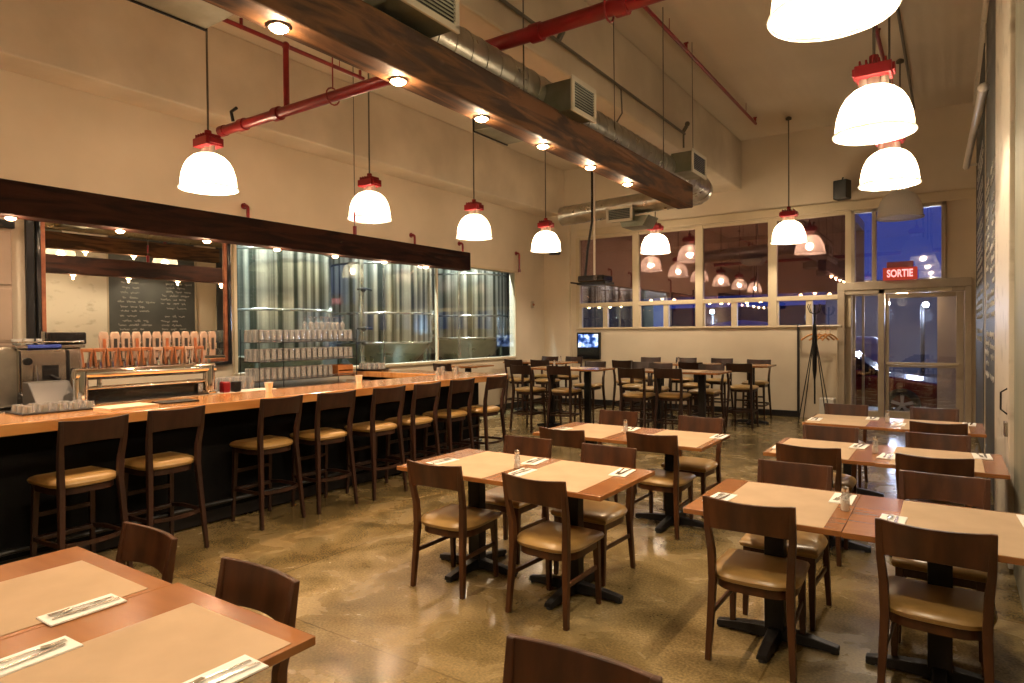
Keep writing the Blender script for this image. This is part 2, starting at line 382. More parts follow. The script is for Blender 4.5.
# windows of the end wall: each has frame, two casements below and one pane above
for i, (x0, x1) in enumerate(wins):
    nx = wins[i + 1][0] if i < 3 else -1.5
    fr = MB()
    fr.box(x1, nx, YE - .03, YE + .1, zb - .03, 3.84)                     # mullion to the right
    if i == 0: fr.box(x0 - .1, x0, YE - .03, YE + .1, zb - .03, 3.84)
    fr.box(x0, x1, YE - .03, YE + .1, zm0, zm1).box(x0, x1, YE - .04, YE + .1, zb - .03, zb + .01).box(x0, x1, YE - .02, YE + .1, zt, 3.84)
    xm = (x0 + x1) / 2
    fr.box(xm - .04, xm + .04, YE - .01, YE + .08, zb, zm0)
    fo = struct(fr.build('window_%d' % (i + 1), M['trimc'], bevel=.008))
    MB().box(x0, x1, YE + .03, YE + .036, zm1, zt).build('upper_pane', M['glassw'], fo)
    MB().box(x0, xm - .04, YE + .03, YE + .036, zb + .01, zm0).build('lower_pane', M['glassl'], fo)
    MB().box(xm + .04, x1, YE + .045, YE + .051, zb + .01, zm0).build('lower_pane', M['glassl'], fo)
    MB().box(x0 + .0, x0 + .035, YE, YE + .03, zb + .01, zm0).box(xm - .075, xm - .04, YE, YE + .03, zb + .01, zm0).build('casement_stile', M['trimc'], fo)
# transom window over the door
fr = MB().box(-1.5, -1.44, YE - .04, YE + .1, 2.5, 3.84).box(-1.17, -1.10, YE - .04, YE + .1, 2.5, 3.84).box(-.13, -.06, YE - .04, YE + .1, 2.5, 3.84)
fr.box(-1.5, -.06, YE - .04, YE + .1, 3.78, 3.86)
fo = struct(fr.build('window_5', M['frame'], bevel=.008))
MB().box(-1.44, -1.17, YE + .03, YE + .036, 2.5, 3.78).build('transom_pane', M['glasst'], fo)
MB().box(-1.10, -.13, YE + .03, YE + .036, 2.5, 3.78).build('transom_pane', M['glasst'], fo)
# door frame, sidelight, door leaf
fr = MB().box(-1.72, .30, YE - .1, YE + .1, 2.38, 2.53).box(-1.72, -1.6, YE - .1, YE + .1, 0, 2.38).box(.20, .30, YE - .1, YE + .1, 0, 2.38)
fr.box(-1.07, -.97, YE - .08, YE + .1, 0, 2.38).box(-1.6, -1.07, YE - .06, YE + .08, 0, .2).box(-1.6, -.97, YE - .08, YE + .1, 2.30, 2.38).box(-.97, .2, YE - .08, YE + .1, 2.31, 2.38)
fo = struct(fr.build('trim_4', M['frame'], bevel=.008))
MB().box(-1.6, -1.07, YE + .0, YE + .006, .2, 2.3).build('sidelight_pane', M['glassd'], fo)
dl = MB().box(-.96, -.90, YE - .05, YE, .01, 2.3).box(.08, .19, YE - .05, YE, .01, 2.3).box(-.90, .08, YE - .05, YE, 2.22, 2.3).box(-.90, .08, YE - .05, YE, .01, .22)
dl.box(-.90, .08, YE - .05, YE, 1.00, 1.04)
do = struct(dl.build('door_1', M['frame'], bevel=.006))
MB().box(-.90, .08, YE - .028, YE - .022, .22, 2.22).build('door_pane', M['glassd'], do)
MB().box(-.93, .12, YE - .14, YE - .11, 1.05, 1.09).box(-.93, -.90, YE - .12, YE - .05, 1.055, 1.085).box(.09, .12, YE - .12, YE - .05, 1.055, 1.085).build('push_bar', M['trimc'], do, bevel=.006)
MB().box(-.32, .02, YE - .16, YE - .1, 2.31, 2.37).bar((-.28, YE - .16, 2.35), (-.55, YE - .3, 2.33), .03, .015).bar((-.55, YE - .3, 2.33), (-.70, YE - .08, 2.34), .03, .015).build('door_closer', M['trimc'], do, bevel=.004)
# brewery window frame + panes
fr = MB()
for (a, b_, c, d) in ((WY0 - .05, WY1 + .05, WZ1, WZ1 + .05), (WY0 - .05, WY1 + .05, WZ0 - .05, WZ0)): fr.box(XL - .03, XL + .03, a, b_, c, d)
for yy, ww in ((WY0, .05), (WY1, .05), (9.28, .03)): fr.box(XL - .03, XL + .03, yy - ww / 2, yy + ww / 2, WZ0, WZ1)
fo = struct(fr.build('window_6', M['trimc'], bevel=.006))
MB().box(XL - .006, XL, WY0, 9.265, WZ0, WZ1).build('window_pane', M['glassb'], fo)
MB().box(XL - .006, XL, 9.295, WY1, WZ0, WZ1).build('window_pane', M['glassb'], fo)

# white-painted sliding steel door on the right wall
do = struct(MB().box(XR - .03, XR + .03, 5.55, 7.2, .02, ZC).build('door_2', M['whitedoor'], bevel=.01))
MB().tube([(XR - .03, 5.67, 1.25), (XR - .065, 5.70, 1.22), (XR - .065, 5.70, 1.1), (XR - .03, 5.67, 1.07)], .006, 8).build('door_handle', M['black'], do, smooth=True)
MB().box(XR - .05, XR - .02, 5.60, 5.70, .92, 1.02).build('latch_plate', M['steel'], do, bevel=.005)

# ------------------------------------------------------------------ chalkboards
def chalk(board, y0, y1, z0, z1, x, lines, cols):
    m = MB(); cw = (y1 - y0) / cols
    for c in range(cols):
        z = z1 - .15
        for k in range(lines):
            ya = y0 + c * cw + .12 + random.random() * .2; yb = y0 + (c + 1) * cw - .12 - random.random() * .35
            y = ya
            while y < yb:
                L = random.uniform(.10, .26); pts = []; n = int(L / .012)
                for q in range(n):
                    pts.append((x, y + q * .012, z + .026 * math.sin(q * 2.1 + random.random() * 2) * (1.6 if random.random() < .12 else .8)))
                if len(pts) > 2: m.tube(pts, .0042, 3, cap=False)
                y += L + .05
            z -= random.choice([.10, .10, .12, .20])
            if z < z0 + .1: break
    return m.build('chalk_writing', M['chalk'], board)
bo = MB().box(XR - .02, XR + .03, 7.24, 9.32, .05, 5.2).build('chalkboard', M['board'], bevel=.004)
tag(bo, 'tall black chalkboard with handwritten lists beside the white sliding door', 'chalkboard')
chalk(bo, 7.3, 9.28, 1.0, 3.4, XR - .023, 22, 2)
MB().box(XR - .03, XR + .03, 9.32, 9.38, .05, 5.2).box(XR - .03, XR + .03, 7.2, 7.24, .05, 5.2).build('board_edge', M['frame'], bo)
bo = MB().box(XR - .02, XR + .03, 9.95, 12.8, .05, 5.2).build('chalkboard', M['board'], bevel=.004)
tag(bo, 'far black chalkboard with chalk lettering next to the exit door', 'chalkboard')
chalk(bo, 10.0, 12.4, 1.3, 4.2, XR - .023, 26, 1)
# long white picture light above the chalkboards
t = thing('picture_light', 'long white tube lamp slanting above the right-hand chalkboard', 'lamp', (0, 0, 0))
MB().tube([(.29, 8.7, 4.27), (.20, 12.4, 4.2)], .045, 10).build('lamp_tube', M['ceramic'], t, smooth=True)
MB().sphere((.29, 8.68, 4.27), .055, 12).tube([(.29, 8.75, 4.27), (XR, 8.75, 4.3)], .02, 6).build('bracket', M['ceramic'], t, smooth=True)
MB().tube([(.2, 12.3, 4.2), (XR, 12.3, 4.2)], .02, 6).build('bracket', M['ceramic'], t, smooth=True)

# ------------------------------------------------------------------ brewery behind the left window
bx0 = -13.0
struct(MB().box(bx0, XL - .15, 4.2, 15, -.1, 0).build('floor_brewery', M['floor']))
struct(MB().box(bx0 - .1, bx0, 4.2, 15, 0, ZC).box(bx0, XL - .15, 4.1, 4.2, 0, ZC).box(bx0, XL - .15, 15, 15.1, 0, ZC).box(XL - .25, XL - .15, YE + .1, 15, 0, ZC).build('wall_brewery', M['brewwall']))
def tank(y, r, x, zb_, label):
    t = thing('brewing_tank', label, 'tank', (x, y, 0), 0, 'brewing tanks behind the bar window')
    MB().lathe([(r, zb_), (r, 4.9), (r * .95, 5.05), (r * .6, 5.2), (.12, 5.25)], 64, capt=True).build('tank_shell', M['tank'], t, smooth=True)
    MB().lathe([(.12, .45), (.14, .5), (r * .98, zb_ - .01), (r, zb_)], 64).tube([(0, 0, .45), (0, 0, .25)], .07, 12).build('cone_bottom', M['cone'], t, smooth=True)
    for k in range(4):
        a = PI / 4 + k * PI / 2
        MB().tube([(r * .86 * math.cos(a), r * .86 * math.sin(a), 0), (r * .86 * math.cos(a), r * .86 * math.sin(a), zb_ + .1)], .045, 10).build('leg', M['cone'], t, smooth=True)
    for z in (zb_ + .02, 2.05, 3.0):
        MB().lathe([(r + .004, z - .02), (r + .012, z - .01), (r + .012, z + .01), (r + .004, z + .02)], 64).build('weld_band', M['steel'], t, smooth=True)
    MB().lathe([(.0, .0), (.21, .0), (.24, .03), (.21, .06), (.0, .07)], 24).build('manhole', M['steel'], t, smooth=True).matrix_local = Matrix.Translation((r * .7, r * .72, 1.9)) @ Matrix.Rotation(PI / 2, 4, 'Y') @ Matrix.Rotation(-.7, 4, 'X')
    return t
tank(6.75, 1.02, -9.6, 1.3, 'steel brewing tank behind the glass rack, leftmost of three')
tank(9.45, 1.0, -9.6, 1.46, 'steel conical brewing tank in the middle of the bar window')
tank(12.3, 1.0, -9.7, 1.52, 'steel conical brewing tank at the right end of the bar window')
t = thing('brewery_pipework', 'pale valve pipes standing between the brewing tanks behind glass', 'pipes', (-8.75, 8.1, 0))
MB().tube([(0, 0, 0), (0, 0, 3.6)], .045, 12).tube([(.0, .55, 0), (.0, .55, 3.4)], .02, 8).tube([(0, 2.78, 0), (0, 2.78, 3.6)], .03, 10).build('riser_pipe', M['steel'], t, smooth=True)
for z in (1.5, 1.75, 2.45):
    MB().tube([(.05, -.14, z), (.07, 0, z + .03), (.05, .2, z)], .016, 8).sphere((.05, .0, z), .05, 10).build('valve', M['wire'], t, smooth=True)
MB().box(-.35, -.15, -3.05, -2.85, 1.0, 3.3).build('cable_duct', M['cone'], t, bevel=.01)
for nm, x, y, lb in (('a', -8.6, 5.6, 'left'), ('b', -8.5, 8.05, 'middle'), ('c', -8.45, 10.95, 'right')):
    o = MB().box(x - .05, x + .05, y - .6, y + .6, 4.3, 4.36).build('tube_light', M['coldtube'])
    tag(o, 'cold white strip lamp high in the brewery, the %s one' % lb, 'lamp', 'strip lamps in the brewery')

# ------------------------------------------------------------------ mirror
t = thing('wall_mirror', 'large framed mirror behind the beer taps reflecting the chalkboard', 'mirror', (XL, 0, 0))
my0, my1, mz0, mz1 = 2.92, 4.96, 1.36, 2.92
MB().box(.012, .02, my0, my1, mz0, mz1).build('mirror_glass', M['mirror'], t)
def ring(y0, y1, z0, z1, w, x0, x1):
    return MB().box(x0, x1, y0 - w, y0, z0 - w, z1 + w).box(x0, x1, y1, y1 + w, z0 - w, z1 + w).box(x0, x1, y0, y1, z0 - w, z0).box(x0, x1, y0, y1, z1, z1 + w)
ring(my0, my1, mz0, mz1, .045, .01, .04).build('inner_moulding', M['gold'], t, bevel=.006)
ring(my0 - .045, my1 + .045, mz0 - .045, mz1 + .045, .045, .0, .06).build('frame', M['blackgl'], t, bevel=.012)
# dark post left of the mirror
tag(MB().box(XL, XL + .05, 2.745, 2.815, 1.0, 3.2).build('wall_post', M['black'], bevel=.005), 'narrow black post on the wall at the left of the mirror', 'post')
t = thing('storage_cabinet', 'tall brown panelled cabinet at the far left edge beside the espresso machine', 'cabinet', (XL, 0, 0))
MB().box(0, .1, .75, 2.60, 1.0, 2.78).build('cabinet_body', M['cab'], t, bevel=.005)
for a in range(3):
    for b_ in (0, 1):
        MB().box(.1, .115, .78 + b_ * .92, 1.67 + b_ * .92, 1.05 + a * .57, 1.58 + a * .57).build('door', M['cab'], t, bevel=.006)
MB().box(0, .14, .73, 2.62, 2.76, 2.84).build('cornice', M['black'], t, bevel=.005)

# ------------------------------------------------------------------ bar
BX0, BX1, BY0, BY1 = -5.80, -5.05, -1.5, 7.35
t = thing('bar_counter', 'long varnished wood bar counter with black front facing the bar stools', 'bar counter', (0, 0, 0))
MB().prism([(BX0, BY0), (BX1, BY0), (BX1, BY1), (-7.68, BY1), (-7.68, 6.78), (BX0, 6.78)], 'z', 1.02, 1.10).build('worktop', M['bartop'], t, bevel=.008)
MB().prism([(-5.62, BY0 + .02), (-5.40, BY0 + .02), (-5.40, BY1 - .22), (-7.66, BY1 - .22), (-7.66, 6.98), (-5.62, 6.98)], 'z', .02, 1.02).build('bar_front', M['barfront'], t)
MB().tube([(-5.30, BY0 + .1, .2), (-5.30, BY1 - .3, .2)], .02, 8).build('foot_rail', M['wire'], t, smooth=True)
MB().box(-5.40, -5.385, BY0 + .02, BY1 - .22, .02, .12).build('kick_board', M['black'], t)
t = thing('back_counter', 'low black back counter under the mirror and the bar window', 'counter', (0, 0, 0))
MB().box(XL, -7.0, BY0, 6.62, .95, .99).build('worktop', M['steel'], t, bevel=.004)
MB().box(XL, -7.05, BY0, 6.6, 0, .95).build('cabinet_body', M['barfront'], t)
for k in range(8):
    d = MB().box(-7.05, -7.03, BY0 + .05 + k * .98, BY0 + .98 + k * .98, .1, .92).build('door', M['blackgl'], t, bevel=.005)
    MB().tube([(-7.0, BY0 + .9 + k * .98, .5), (-7.0, BY0 + .9 + k * .98, .75)], .008, 6).build('handle', M['steel'], d)

# tap tower
t = thing('beer_tap_tower', 'chrome pipe tap tower on the bar carrying two rows of handles', 'beer tap tower', (-5.98, -.07, 1.10))
for y in (2.50, 3.62):
    MB().tube([(0, y, 0), (0, y, .27)], .055, 20).lathe([(.075, 0), (.075, .015), (.055, .03)], 20, (0, y, 0)).build('post', M['chrome'], t, smooth=True)
MB().tube([(0, 2.45, .245), (0, 3.67, .245)], .05, 20).build('rail', M['chrome'], t, smooth=True)
MB().tube([(-.02, 2.5, .12), (-.02, 3.62, .12)], .02, 12).build('lower_rail', M['chrome'], t, smooth=True)
MB().box(-.09, .11, 2.56, 3.56, 0, .015).box(-.10, -.08, 2.56, 3.56, 0, .10).build('drip_tray', M['blackgl'], t, bevel=.004)
for k in range(11):
    y = 2.56 + k * .098
    MB().tube([(-.02, y, .27), (-.03, y, .34)], .013, 8).tube([(-.04, y, .28), (-.11, y, .26), (-.12, y, .19)], .010, 8).build('tap_spout', M['chrome'], t, smooth=True)
    h = MB()
    w0, w1 = .030, .046; zz0, zz1 = .30, .46
    for sgn in (-1, 1): h.bar((-.03, y + sgn * w0 * .8, zz0), (-.03, y + sgn * w1 * .85, zz1), .022, .014, up=(0, 1, 0))
    h.box(-.043, -.017, y - w1, y + w1, zz1 - .03, zz1)
    h.build('tap_handle', M['tapwood'] if k not in (6, 9) else M['taplight'], t, bevel=.004)
    yy = y + .049
    MB().prism([(yy - .036, .27), (yy + .036, .27), (yy + .018, .43), (yy - .018, .43)], 'x', -.075, -.055).build('tap_paddle', M['taplight'] if k % 3 else M['steel'], t, bevel=.005)
for k in range(12):
    y = 2.74 + k * .091
    h = MB(); pts = [(y - .026, .36), (y + .026, .36), (y + .041, .56), (y + .028, .60), (y - .028, .60), (y - .041, .56)]
    h.prism(pts, 'x', -.15, -.125)
    h.build('tap_handle', M['taplight'], t, bevel=.006)
    MB().box(-.123, -.119, y - .013, y + .013, .42, .54).build('tap_badge', M['dark'] if k % 3 else M['gold'], t)
MB().box(-.17, -.10, 2.62, 3.86, .33, .36).tube([(-.135, 2.7, .0), (-.135, 2.7, .34)], .02, 8).tube([(-.135, 3.7, .0), (-.135, 3.7, .34)], .02, 8).build('rear_rail', M['chrome'], t, bevel=.004)

# espresso machine
t = thing('espresso_machine', 'boxy stainless espresso machine behind the left end of the bar', 'espresso machine', (-7.5, 2.66, .99))
MB().prism([(-.34, .06), (.34, .06), (.34, .56), (-.34, .56)], 'y', -.27, .27).build('body', M['steel'], t, bevel=.02)
MB().box(.34, .352, -.25, .12, .12, .52).box(.34, .352, .15, .25, .12, .52).build('side_panel', M['steel'], t, bevel=.004)
MB().box(.352, .37, -.08, .05, .26, .40).tube([(.37, -.02, .3), (.40, .05, .25)], .02, 8).build('group_head', M['blackgl'], t, bevel=.004)
MB().box(-.36, .36, -.29, .29, .56, .59).tube([(-.36, -.28, .62), (.36, -.28, .62)], .01, 8).tube([(.35, -.28, .62), (.35, .28, .62)], .01, 8).build('cup_rail', M['steel'], t, bevel=.004)
MB().prism([(.30, .0), (.62, .0), (.62, .05), (.34, .16)], 'y', -.28, .28).build('drip_tray', M['blackgl'], t, bevel=.01)
pts = [(-.30 + .0, 0)]
MB().prism([(-.34 + .13 * math.cos(a), .36 + .22 * math.sin(a)) for a in [PI * k / 12 for k in range(13)]] + [(-.47, 0.02), (-.21, 0.02)], 'x', .20, .30).build('side_wing', M['galv'], t, bevel=.01)
MB().box(.352, .40, .17, .23, .30, .36).tube([(.38, .20, .33), (.46, .22, .30)], .014, 8).build('group_head', M['blackgl'], t, bevel=.004)
MB().tube([(.352, -.20, .44), (.372, -.20, .44)], .035, 16).build('gauge', M['blackgl'], t, smooth=True)
MB().box(.341, .3525, -.262, -.254, .08, .54).box(.341, .3535, .122, .146, .08, .54).build('seam', M['black'], t)
MB().tube([(.38, -.14, .40), (.42, -.14, .12)], .008, 8).build('steam_wand', M['chrome'], t, smooth=True)
for sx in (-.28, .28):
    for sy in (-.25, .25): MB().tube([(sx, sy, 0), (sx, sy, .07)], .025, 10).build('foot', M['black'], t)
cup = Proto(tag(MB().lathe([(.018, 0), (.034, .012), (.042, .06), (.038, .06), (.03, .014), (0, .010)], 14).build('coffee_cup', M['crock'], smooth=True), '', 'cup'))
for k, (dx, dy) in enumerate(((.22, -.22), (.22, -.12), (.12, -.18), (.10, -.08), (.22, -.02))):
    cup.put((-7.5 + dx, 2.64 + dy, 1.582), 0, 'white coffee cup on top of the espresso machine', 'cups on the espresso machine')
t = thing('receipt_printer', 'black box with paper rolls on top of the espresso machine', 'box', (-7.3, 2.78, 1.582))
MB().box(-.10, .12, -.12, .20, 0, .12).build('housing', M['blackgl'], t, bevel=.015)
MB().tube([(.05, -.15, .0), (.05, -.15, .13)], .02, 10).build('side_roll', M['steel'], t, smooth=True)
tag(MB().box(-7.18, -7.135, 2.46, 2.74, 1.55, 1.585).build('bar_cloth', M['blue'], bevel=.008), 'folded blue cloth on the espresso machine edge', 'cloth')
# coffee grinder at far left
t = thing('coffee_grinder', 'steel coffee grinder left of the espresso machine', 'grinder', (-7.35, 1.98, .99))
MB().box(-.12, .12, -.12, .12, 0, .38).build('body', M['brushed'], t, bevel=.02)
MB().lathe([(.07, .38), (.11, .62), (.10, .64), (0, .65)], 18).build('hopper', M['galv'], t, smooth=True)
MB().tube([(.12, 0, .25), (.24, .0, .22)], .02, 8).build('spout', M['black'], t, smooth=True)
# dark sloped register by the taps
t = thing('cash_register', 'grey sloped register standing between espresso machine and taps', 'register', (-6.15, 2.30, 1.07))
MB().prism([(-.16, 0), (.12, 0), (.12, .05), (-.04, .22), (-.16, .22)], 'y', -.17, .13).build('housing', M['regis'], t, bevel=.01)
MB().box(-.16, .15, -.19, .15, -.08, .0).build('base_plate', M['blackgl'], t, bevel=.005)
MB().box(.1, .145, -.08, .06, .03, .045).build('slot', M['black'], t)
MB().prism([(-.1, -1.02), (.1, -1.02), (.1, -.08), (-.1, -.08)], 'y', -.18, .12).build('stand', M['black'], t)
t = thing('pass_shelf', 'white items shelf with red and black card reader beside the taps', 'shelf', (-6.12, 3.6, 1.02))
MB().box(-.15, .1, .12, .75, .04, .06).box(-.12, .05, .2, .22, -1.02, .04).box(-.12, .05, .62, .64, -1.02, .04).build('shelf_board', M['crock'], t, bevel=.004)
for k, (y, m_, c_) in enumerate(((3.78, 'redcap', 'red'), (3.90, 'black', 'black'))):
    tag(MB().box(-6.12, -6.04, y - .04, y + .04, 1.08, 1.19).build('bar_caddy', M[m_], bevel=.012), 'small %s box on the shelf right of the taps' % c_, 'box')

# tumblers
gl = Proto(tag(MB().lathe([(.033, .14), (.040, 0), (.037, 0), (.030, .132), (0, .133)], 12, capb=False).build('pint_glass', M['tumbler'], smooth=True), '', 'glass'))
# wire glass rack on the back counter
RX, RY0, RY1 = -7.45, 4.98, 6.60
t = thing('glass_rack', 'three-tier black wire rack of upturned glasses in front of the window', 'rack', (RX, RY0, .99))
L = RY1 - RY0
for x, y in ((-.2, 0), (.2, 0), (-.2, L), (.2, L), (.2, .36)):
    MB().tube([(x, y, 0), (x, y, .74)], .006, 6).build('upright', M['wire'], t)
for z in (.07, .32, .57):
    m = MB()
    for k in range(5): m.tube([(-.2 + k * .1, 0, z), (-.2 + k * .1, L, z)], .004, 4)
    m.tube([(.2, 0, z + .03), (.2, L, z + .03)], .005, 4)
    n = 34
    for k in range(n + 1): m.tube([(-.2, L * k / n, z), (.2, L * k / n, z)], .0035, 4, cap=False)
    for k in range(n): m.tube([(.2, L * k / n, z), (.2, L * (k + .5) / n, z + .03), (.2, L * (k + 1) / n, z)], .003, 4, cap=False)
    m.build('wire_shelf', M['wire'], t)
for lev, z, nm, ny in ((0, .075, 'bottom', 13), (1, .325, 'middle', 17), (2, .575, 'top', 17)):
    for k in range(ny):
        for j in range(4):
            gl.put((RX - .145 + j * .096, RY0 + .06 + k * .093, .99 + z), 0, 'upturned glass in the rows on the %s tier of the wire rack' % nm, 'glasses on the %s tier of the wire rack' % nm, (1, 1, 1.15))
st = Proto(tag(MB().lathe([(.03, 0), (.036, .06), (.028, .1), (.006, .115), (.005, .17), (.03, .175), (.032, .18)], 12).build('stemmed_glass', M['tumbler'], smooth=True), '', 'glass'))
for k in range(7):
    for j in range(2): st.put((RX - .10 + j * .14, RY0 + .94 + k * .093, .99 + .575 + .164), 0, 'stemmed glass on top of the pint glasses, highest on the wire rack', 'stemmed glasses on the wire rack')
t = thing('wooden_crate', 'small orange wood crate at the right end of the lowest rack tier', 'crate', (RX, RY0 + 1.42, 1.065))
MB().box(-.15, .17, -.12, -.105, 0, .15).box(-.15, .17, .145, .16, 0, .15).box(-.15, -.135, -.105, .145, 0, .15).box(.155, .17, -.105, .145, 0, .06).box(.155, .17, -.105, .145, .08, .15).box(-.135, .155, -.105, .145, 0, .015).build('crate_box', M['crate'], t, bevel=.003)
# loose glasses on back counter left of rack
for k in range(8):
    for j in range(3): gl.put((-7.15 - j * .09, 4.12 + k * .095, .992), 0, 'upturned glass on the back counter left of the wire rack', 'glasses left of the wire rack')
# glass tray on return counter
t = thing('glass_tray', 'round dark tray of small glasses on the far bar return', 'tray', (-7.35, 7.02, 1.10))
MB().lathe([(0, 0), (.24, 0), (.26, .03), (.25, .03), (.23, .012), (0, .012)], 28).build('tray_dish', M['black'], t, smooth=True)
for k in range(14):
    a = k * 2.4; r_ = .055 * math.sqrt(k)
    o = gl.put((-7.35 + r_ * math.cos(a), 7.02 + r_ * math.sin(a), 1.115), 0, 'small glass standing on the round tray on the bar return', 'glasses on the round tray', (.8, .8, .7))
# glasses at left bar end
t = thing('bar_mat', 'dark rubber mat with upturned glasses at the near left end of the bar', 'mat', (-5.62, 2.12, 1.10))
MB().box(-.16, .16, -.28, .24, 0, .012).build('mat_sheet', M['rubber'], t, bevel=.003)
for k in range(5):
    for j in range(3): gl.put((-5.72 + j * .1, 1.9 + k * .1, 1.113), 0, 'low upturned glass on the rubber mat at the left end of the bar', 'glasses on the rubber mat', (1, 1, .35))
def paper_cup(x, y, lb):
    t = thing('paper_cup', lb, 'cup', (x, y, 1.10))
    MB().lathe([(.028, 0), (.042, .085), (.045, .09), (.040, .088), (.026, .004), (0, .004)], 18).build('cup_body', M['kraft'] if 'kraft' in lb else M['crock'], t, smooth=True)
paper_cup(-5.60, 3.95, 'white paper cup on the bar right of the taps')
paper_cup(-5.62, 5.15, 'white paper cup on the bar in front of the glass rack')
for k, (x, y) in enumerate(((-5.62, 6.55), (-5.72, 6.75), (-5.52, 6.8))): gl.put((x, y, 1.10), 0, 'empty glass near the far corner of the bar', 'glasses at the far bar corner', (.85, .85, .8))
o = MB().box(-.13, .13, -.19, .19, 0, .016).build('menu', M['paperm'], bevel=.002, loc=(-5.38, 2.50, 1.10)); o.rotation_euler = (0, 0, .1)
tag(o, 'pale paper menu lying on the bar behind the second stool', 'menu')
o = MB().box(-.11, .11, -.15, .15, 0, .014).build('menu', M['black'], bevel=.002, loc=(-5.42, 2.92, 1.10)); o.rotation_euler = (0, 0, -.1)
tag(o, 'black folded menu lying on the bar right of the pale one', 'menu')
# plate rack in front on back counter right end

# ------------------------------------------------------------------ timber beams, lamps
def reflector(parent_label, x, y, z, r, m, group, cat='lamp', name='beam_lamp', power=20, colr=(1, .70, .44), spot=110):
    t = thing(name, parent_label, cat, (x, y, z), 0, group)
    MB().lathe([(r * .85, .05), (r * .95, .0), (r * .95, -.01), (r * .8, -.012)], 20).build('lamp_ring', M['steel'], t, smooth=True)
    MB().lathe([(r * .85, -.003), (r * .80, -.016), (r * .5, -.028), (0, -.032)], 20).build('bulb', m, t, smooth=True)
    ld = bpy.data.lights.new(name, 'SPOT'); ld.energy = power; ld.color = colr; ld.shadow_soft_size = .012; ld.spot_size = math.radians(spot); ld.spot_blend = .6
    lo = bpy.data.objects.new('lamp_light', ld); col.objects.link(lo); lo.parent = t; lo.location = (0, 0, -.045)
    l2 = bpy.data.lights.new(name, 'POINT'); l2.energy = power * .11; l2.color = colr; l2.shadow_soft_size = .01
    l3 = bpy.data.objects.new('lamp_light', l2); col.objects.link(l3); l3.parent = t; l3.location = (0, 0, -.06)
t = thing('timber_beam', 'big rough timber beam hung diagonally under the duct with six lamps', 'beam', (-2.785, 0, 3.22))
MB().box(-.10, .10, -1.5, 8.05, 0, .29).build('beam_timber', M['beam'], t, bevel=.012)
for y in (1.3, 4.3, 7.3):
    MB().tube([(0, y, .29), (0, y, ZC - 3.22)], .006, 6).build('hanger_rod', M['cable'], t)
ordn = ['first', 'second', 'third', 'fourth', 'fifth', 'sixth', 'seventh']
for k in range(-1, 6):
    y = 2.06 + .85 * k
    lb = ('bright round lamp under the big timber beam, %s from the near end' % ordn[k]) if k >= 0 else 'round lamp under the big timber beam, behind the viewpoint'
    reflector(lb, -2.80, y, 3.22, .058, M['bulb2'], 'lamps under the big timber beam', power=60)
t = thing('bar_beam', 'long dark timber beam hanging over the bar with small lamps below', 'beam', (-5.66, 0, 2.54))
MB().box(-.09, .09, -1.5, 7.2, 0, .25).build('beam_timber', M['barbeam'], t, bevel=.01)
for y in (1.0, 5.15):
    MB().tube([(0, y, .25), (0, y, ZC - 2.54)], .005, 6).build('hanger_cable', M['cable'], t)
    MB().tube([(0, y, .26), (0, y, .36)], .022, 8).tube([(0, y, .40), (0, y, .52)], .012, 8).build('turnbuckle', M['redcap'], t, smooth=True)
for k in range(-1, 7):
    y = 1.86 + .75 * k
    lb = ('small reddish lamp under the bar beam, %s from the left' % ordn[k]) if k >= 0 else 'small lamp under the bar beam, behind the viewpoint'
    reflector(lb, -5.66, y, 2.54, .042, M['bulbs'], 'lamps under the bar beam', name='bar_lamp', power=34, colr=(1, .62, .36), spot=140)

# ------------------------------------------------------------------ pendants
def make_pendant():
    t = thing('pendant_lamp', 'p', 'pendant lamp')
    prof = [(.315, -.012), (.320, 0), (.306, .012), (.300, .08), (.288, .15), (.262, .225), (.222, .29), (.168, .338), (.12, .36), (.085, .37)]
    prof = [(r_ * .925, z_) for r_, z_ in prof]
    MB().lathe(prof, 72).build('lamp_shade', M['shade'], t, smooth=True)
    MB().lathe([(.292, -.014), (.300, -.004), (.296, .006), (.284, .004)], 72).build('rim', M['shade'], t, smooth=True)
    c = MB().box(-.13, .13, -.10, .10, .44, .53).box(-.15, .15, -.07, .07, .46, .52)
    for k in range(5): c.box(-.10 + k * .045, -.085 + k * .045, -.09, .09, .53, .57)
    c.tube([(0, 0, .53), (0, 0, .62)], .035, 12)
    c.build('ballast_cap', M['redcap'], t, bevel=.006)
    MB().tube([(-.075, 0, .36), (-.075, 0, .45)], .03, 12).tube([(.075, 0, .36), (.075, 0, .45)], .03, 12).tube([(0, 0, .35), (0, 0, .45)], .045, 14).build('lamp_holder', M['ceramic'], t, smooth=True)
    MB().tube([(0, 0, .62), (0, 0, ZC - 3.24)], .011, 8).lathe([(.05, 0), (.05, .03), (.02, .05)], 12, (0, 0, ZC - 3.24 - .05)).build('stem', M['cable'], t, smooth=True)
    MB().sphere((0, 0, .26), .055, 14, 1.4).tube([(0, 0, .30), (0, 0, .37)], .025, 10).build('bulb', M['bulb'], t, smooth=True)
    return t
pend = Proto(make_pendant())
PW = 92
def pendant(x, y, label, group, on=True, extra=None):
    t = pend.put((x, y, 3.24), 0, label, group)
    if on:
        ld = bpy.data.lights.new('pendant', 'POINT'); ld.energy = PW; ld.color = (1, .80, .57); ld.shadow_soft_size = .07
        lo = bpy.data.objects.new('lamp_light', ld); col.objects.link(lo); lo.parent = t; lo.location = (0, 0, .14)
    else:
        for c in t.children:
            if c.name.startswith('bulb'):
                c.data = c.data.copy(); c.data.materials[0] = M['ceramic']
    return t
BG = 'pendants over the bar'; RG = 'pendants over the right-hand tables'
pendant(-6.60, 3.95, 'glowing bell pendant with red cap above the beer taps, leftmost', BG)
pendant(-6.60, 6.28, 'glowing bell pendant with red cap, second from left above the bar', BG)
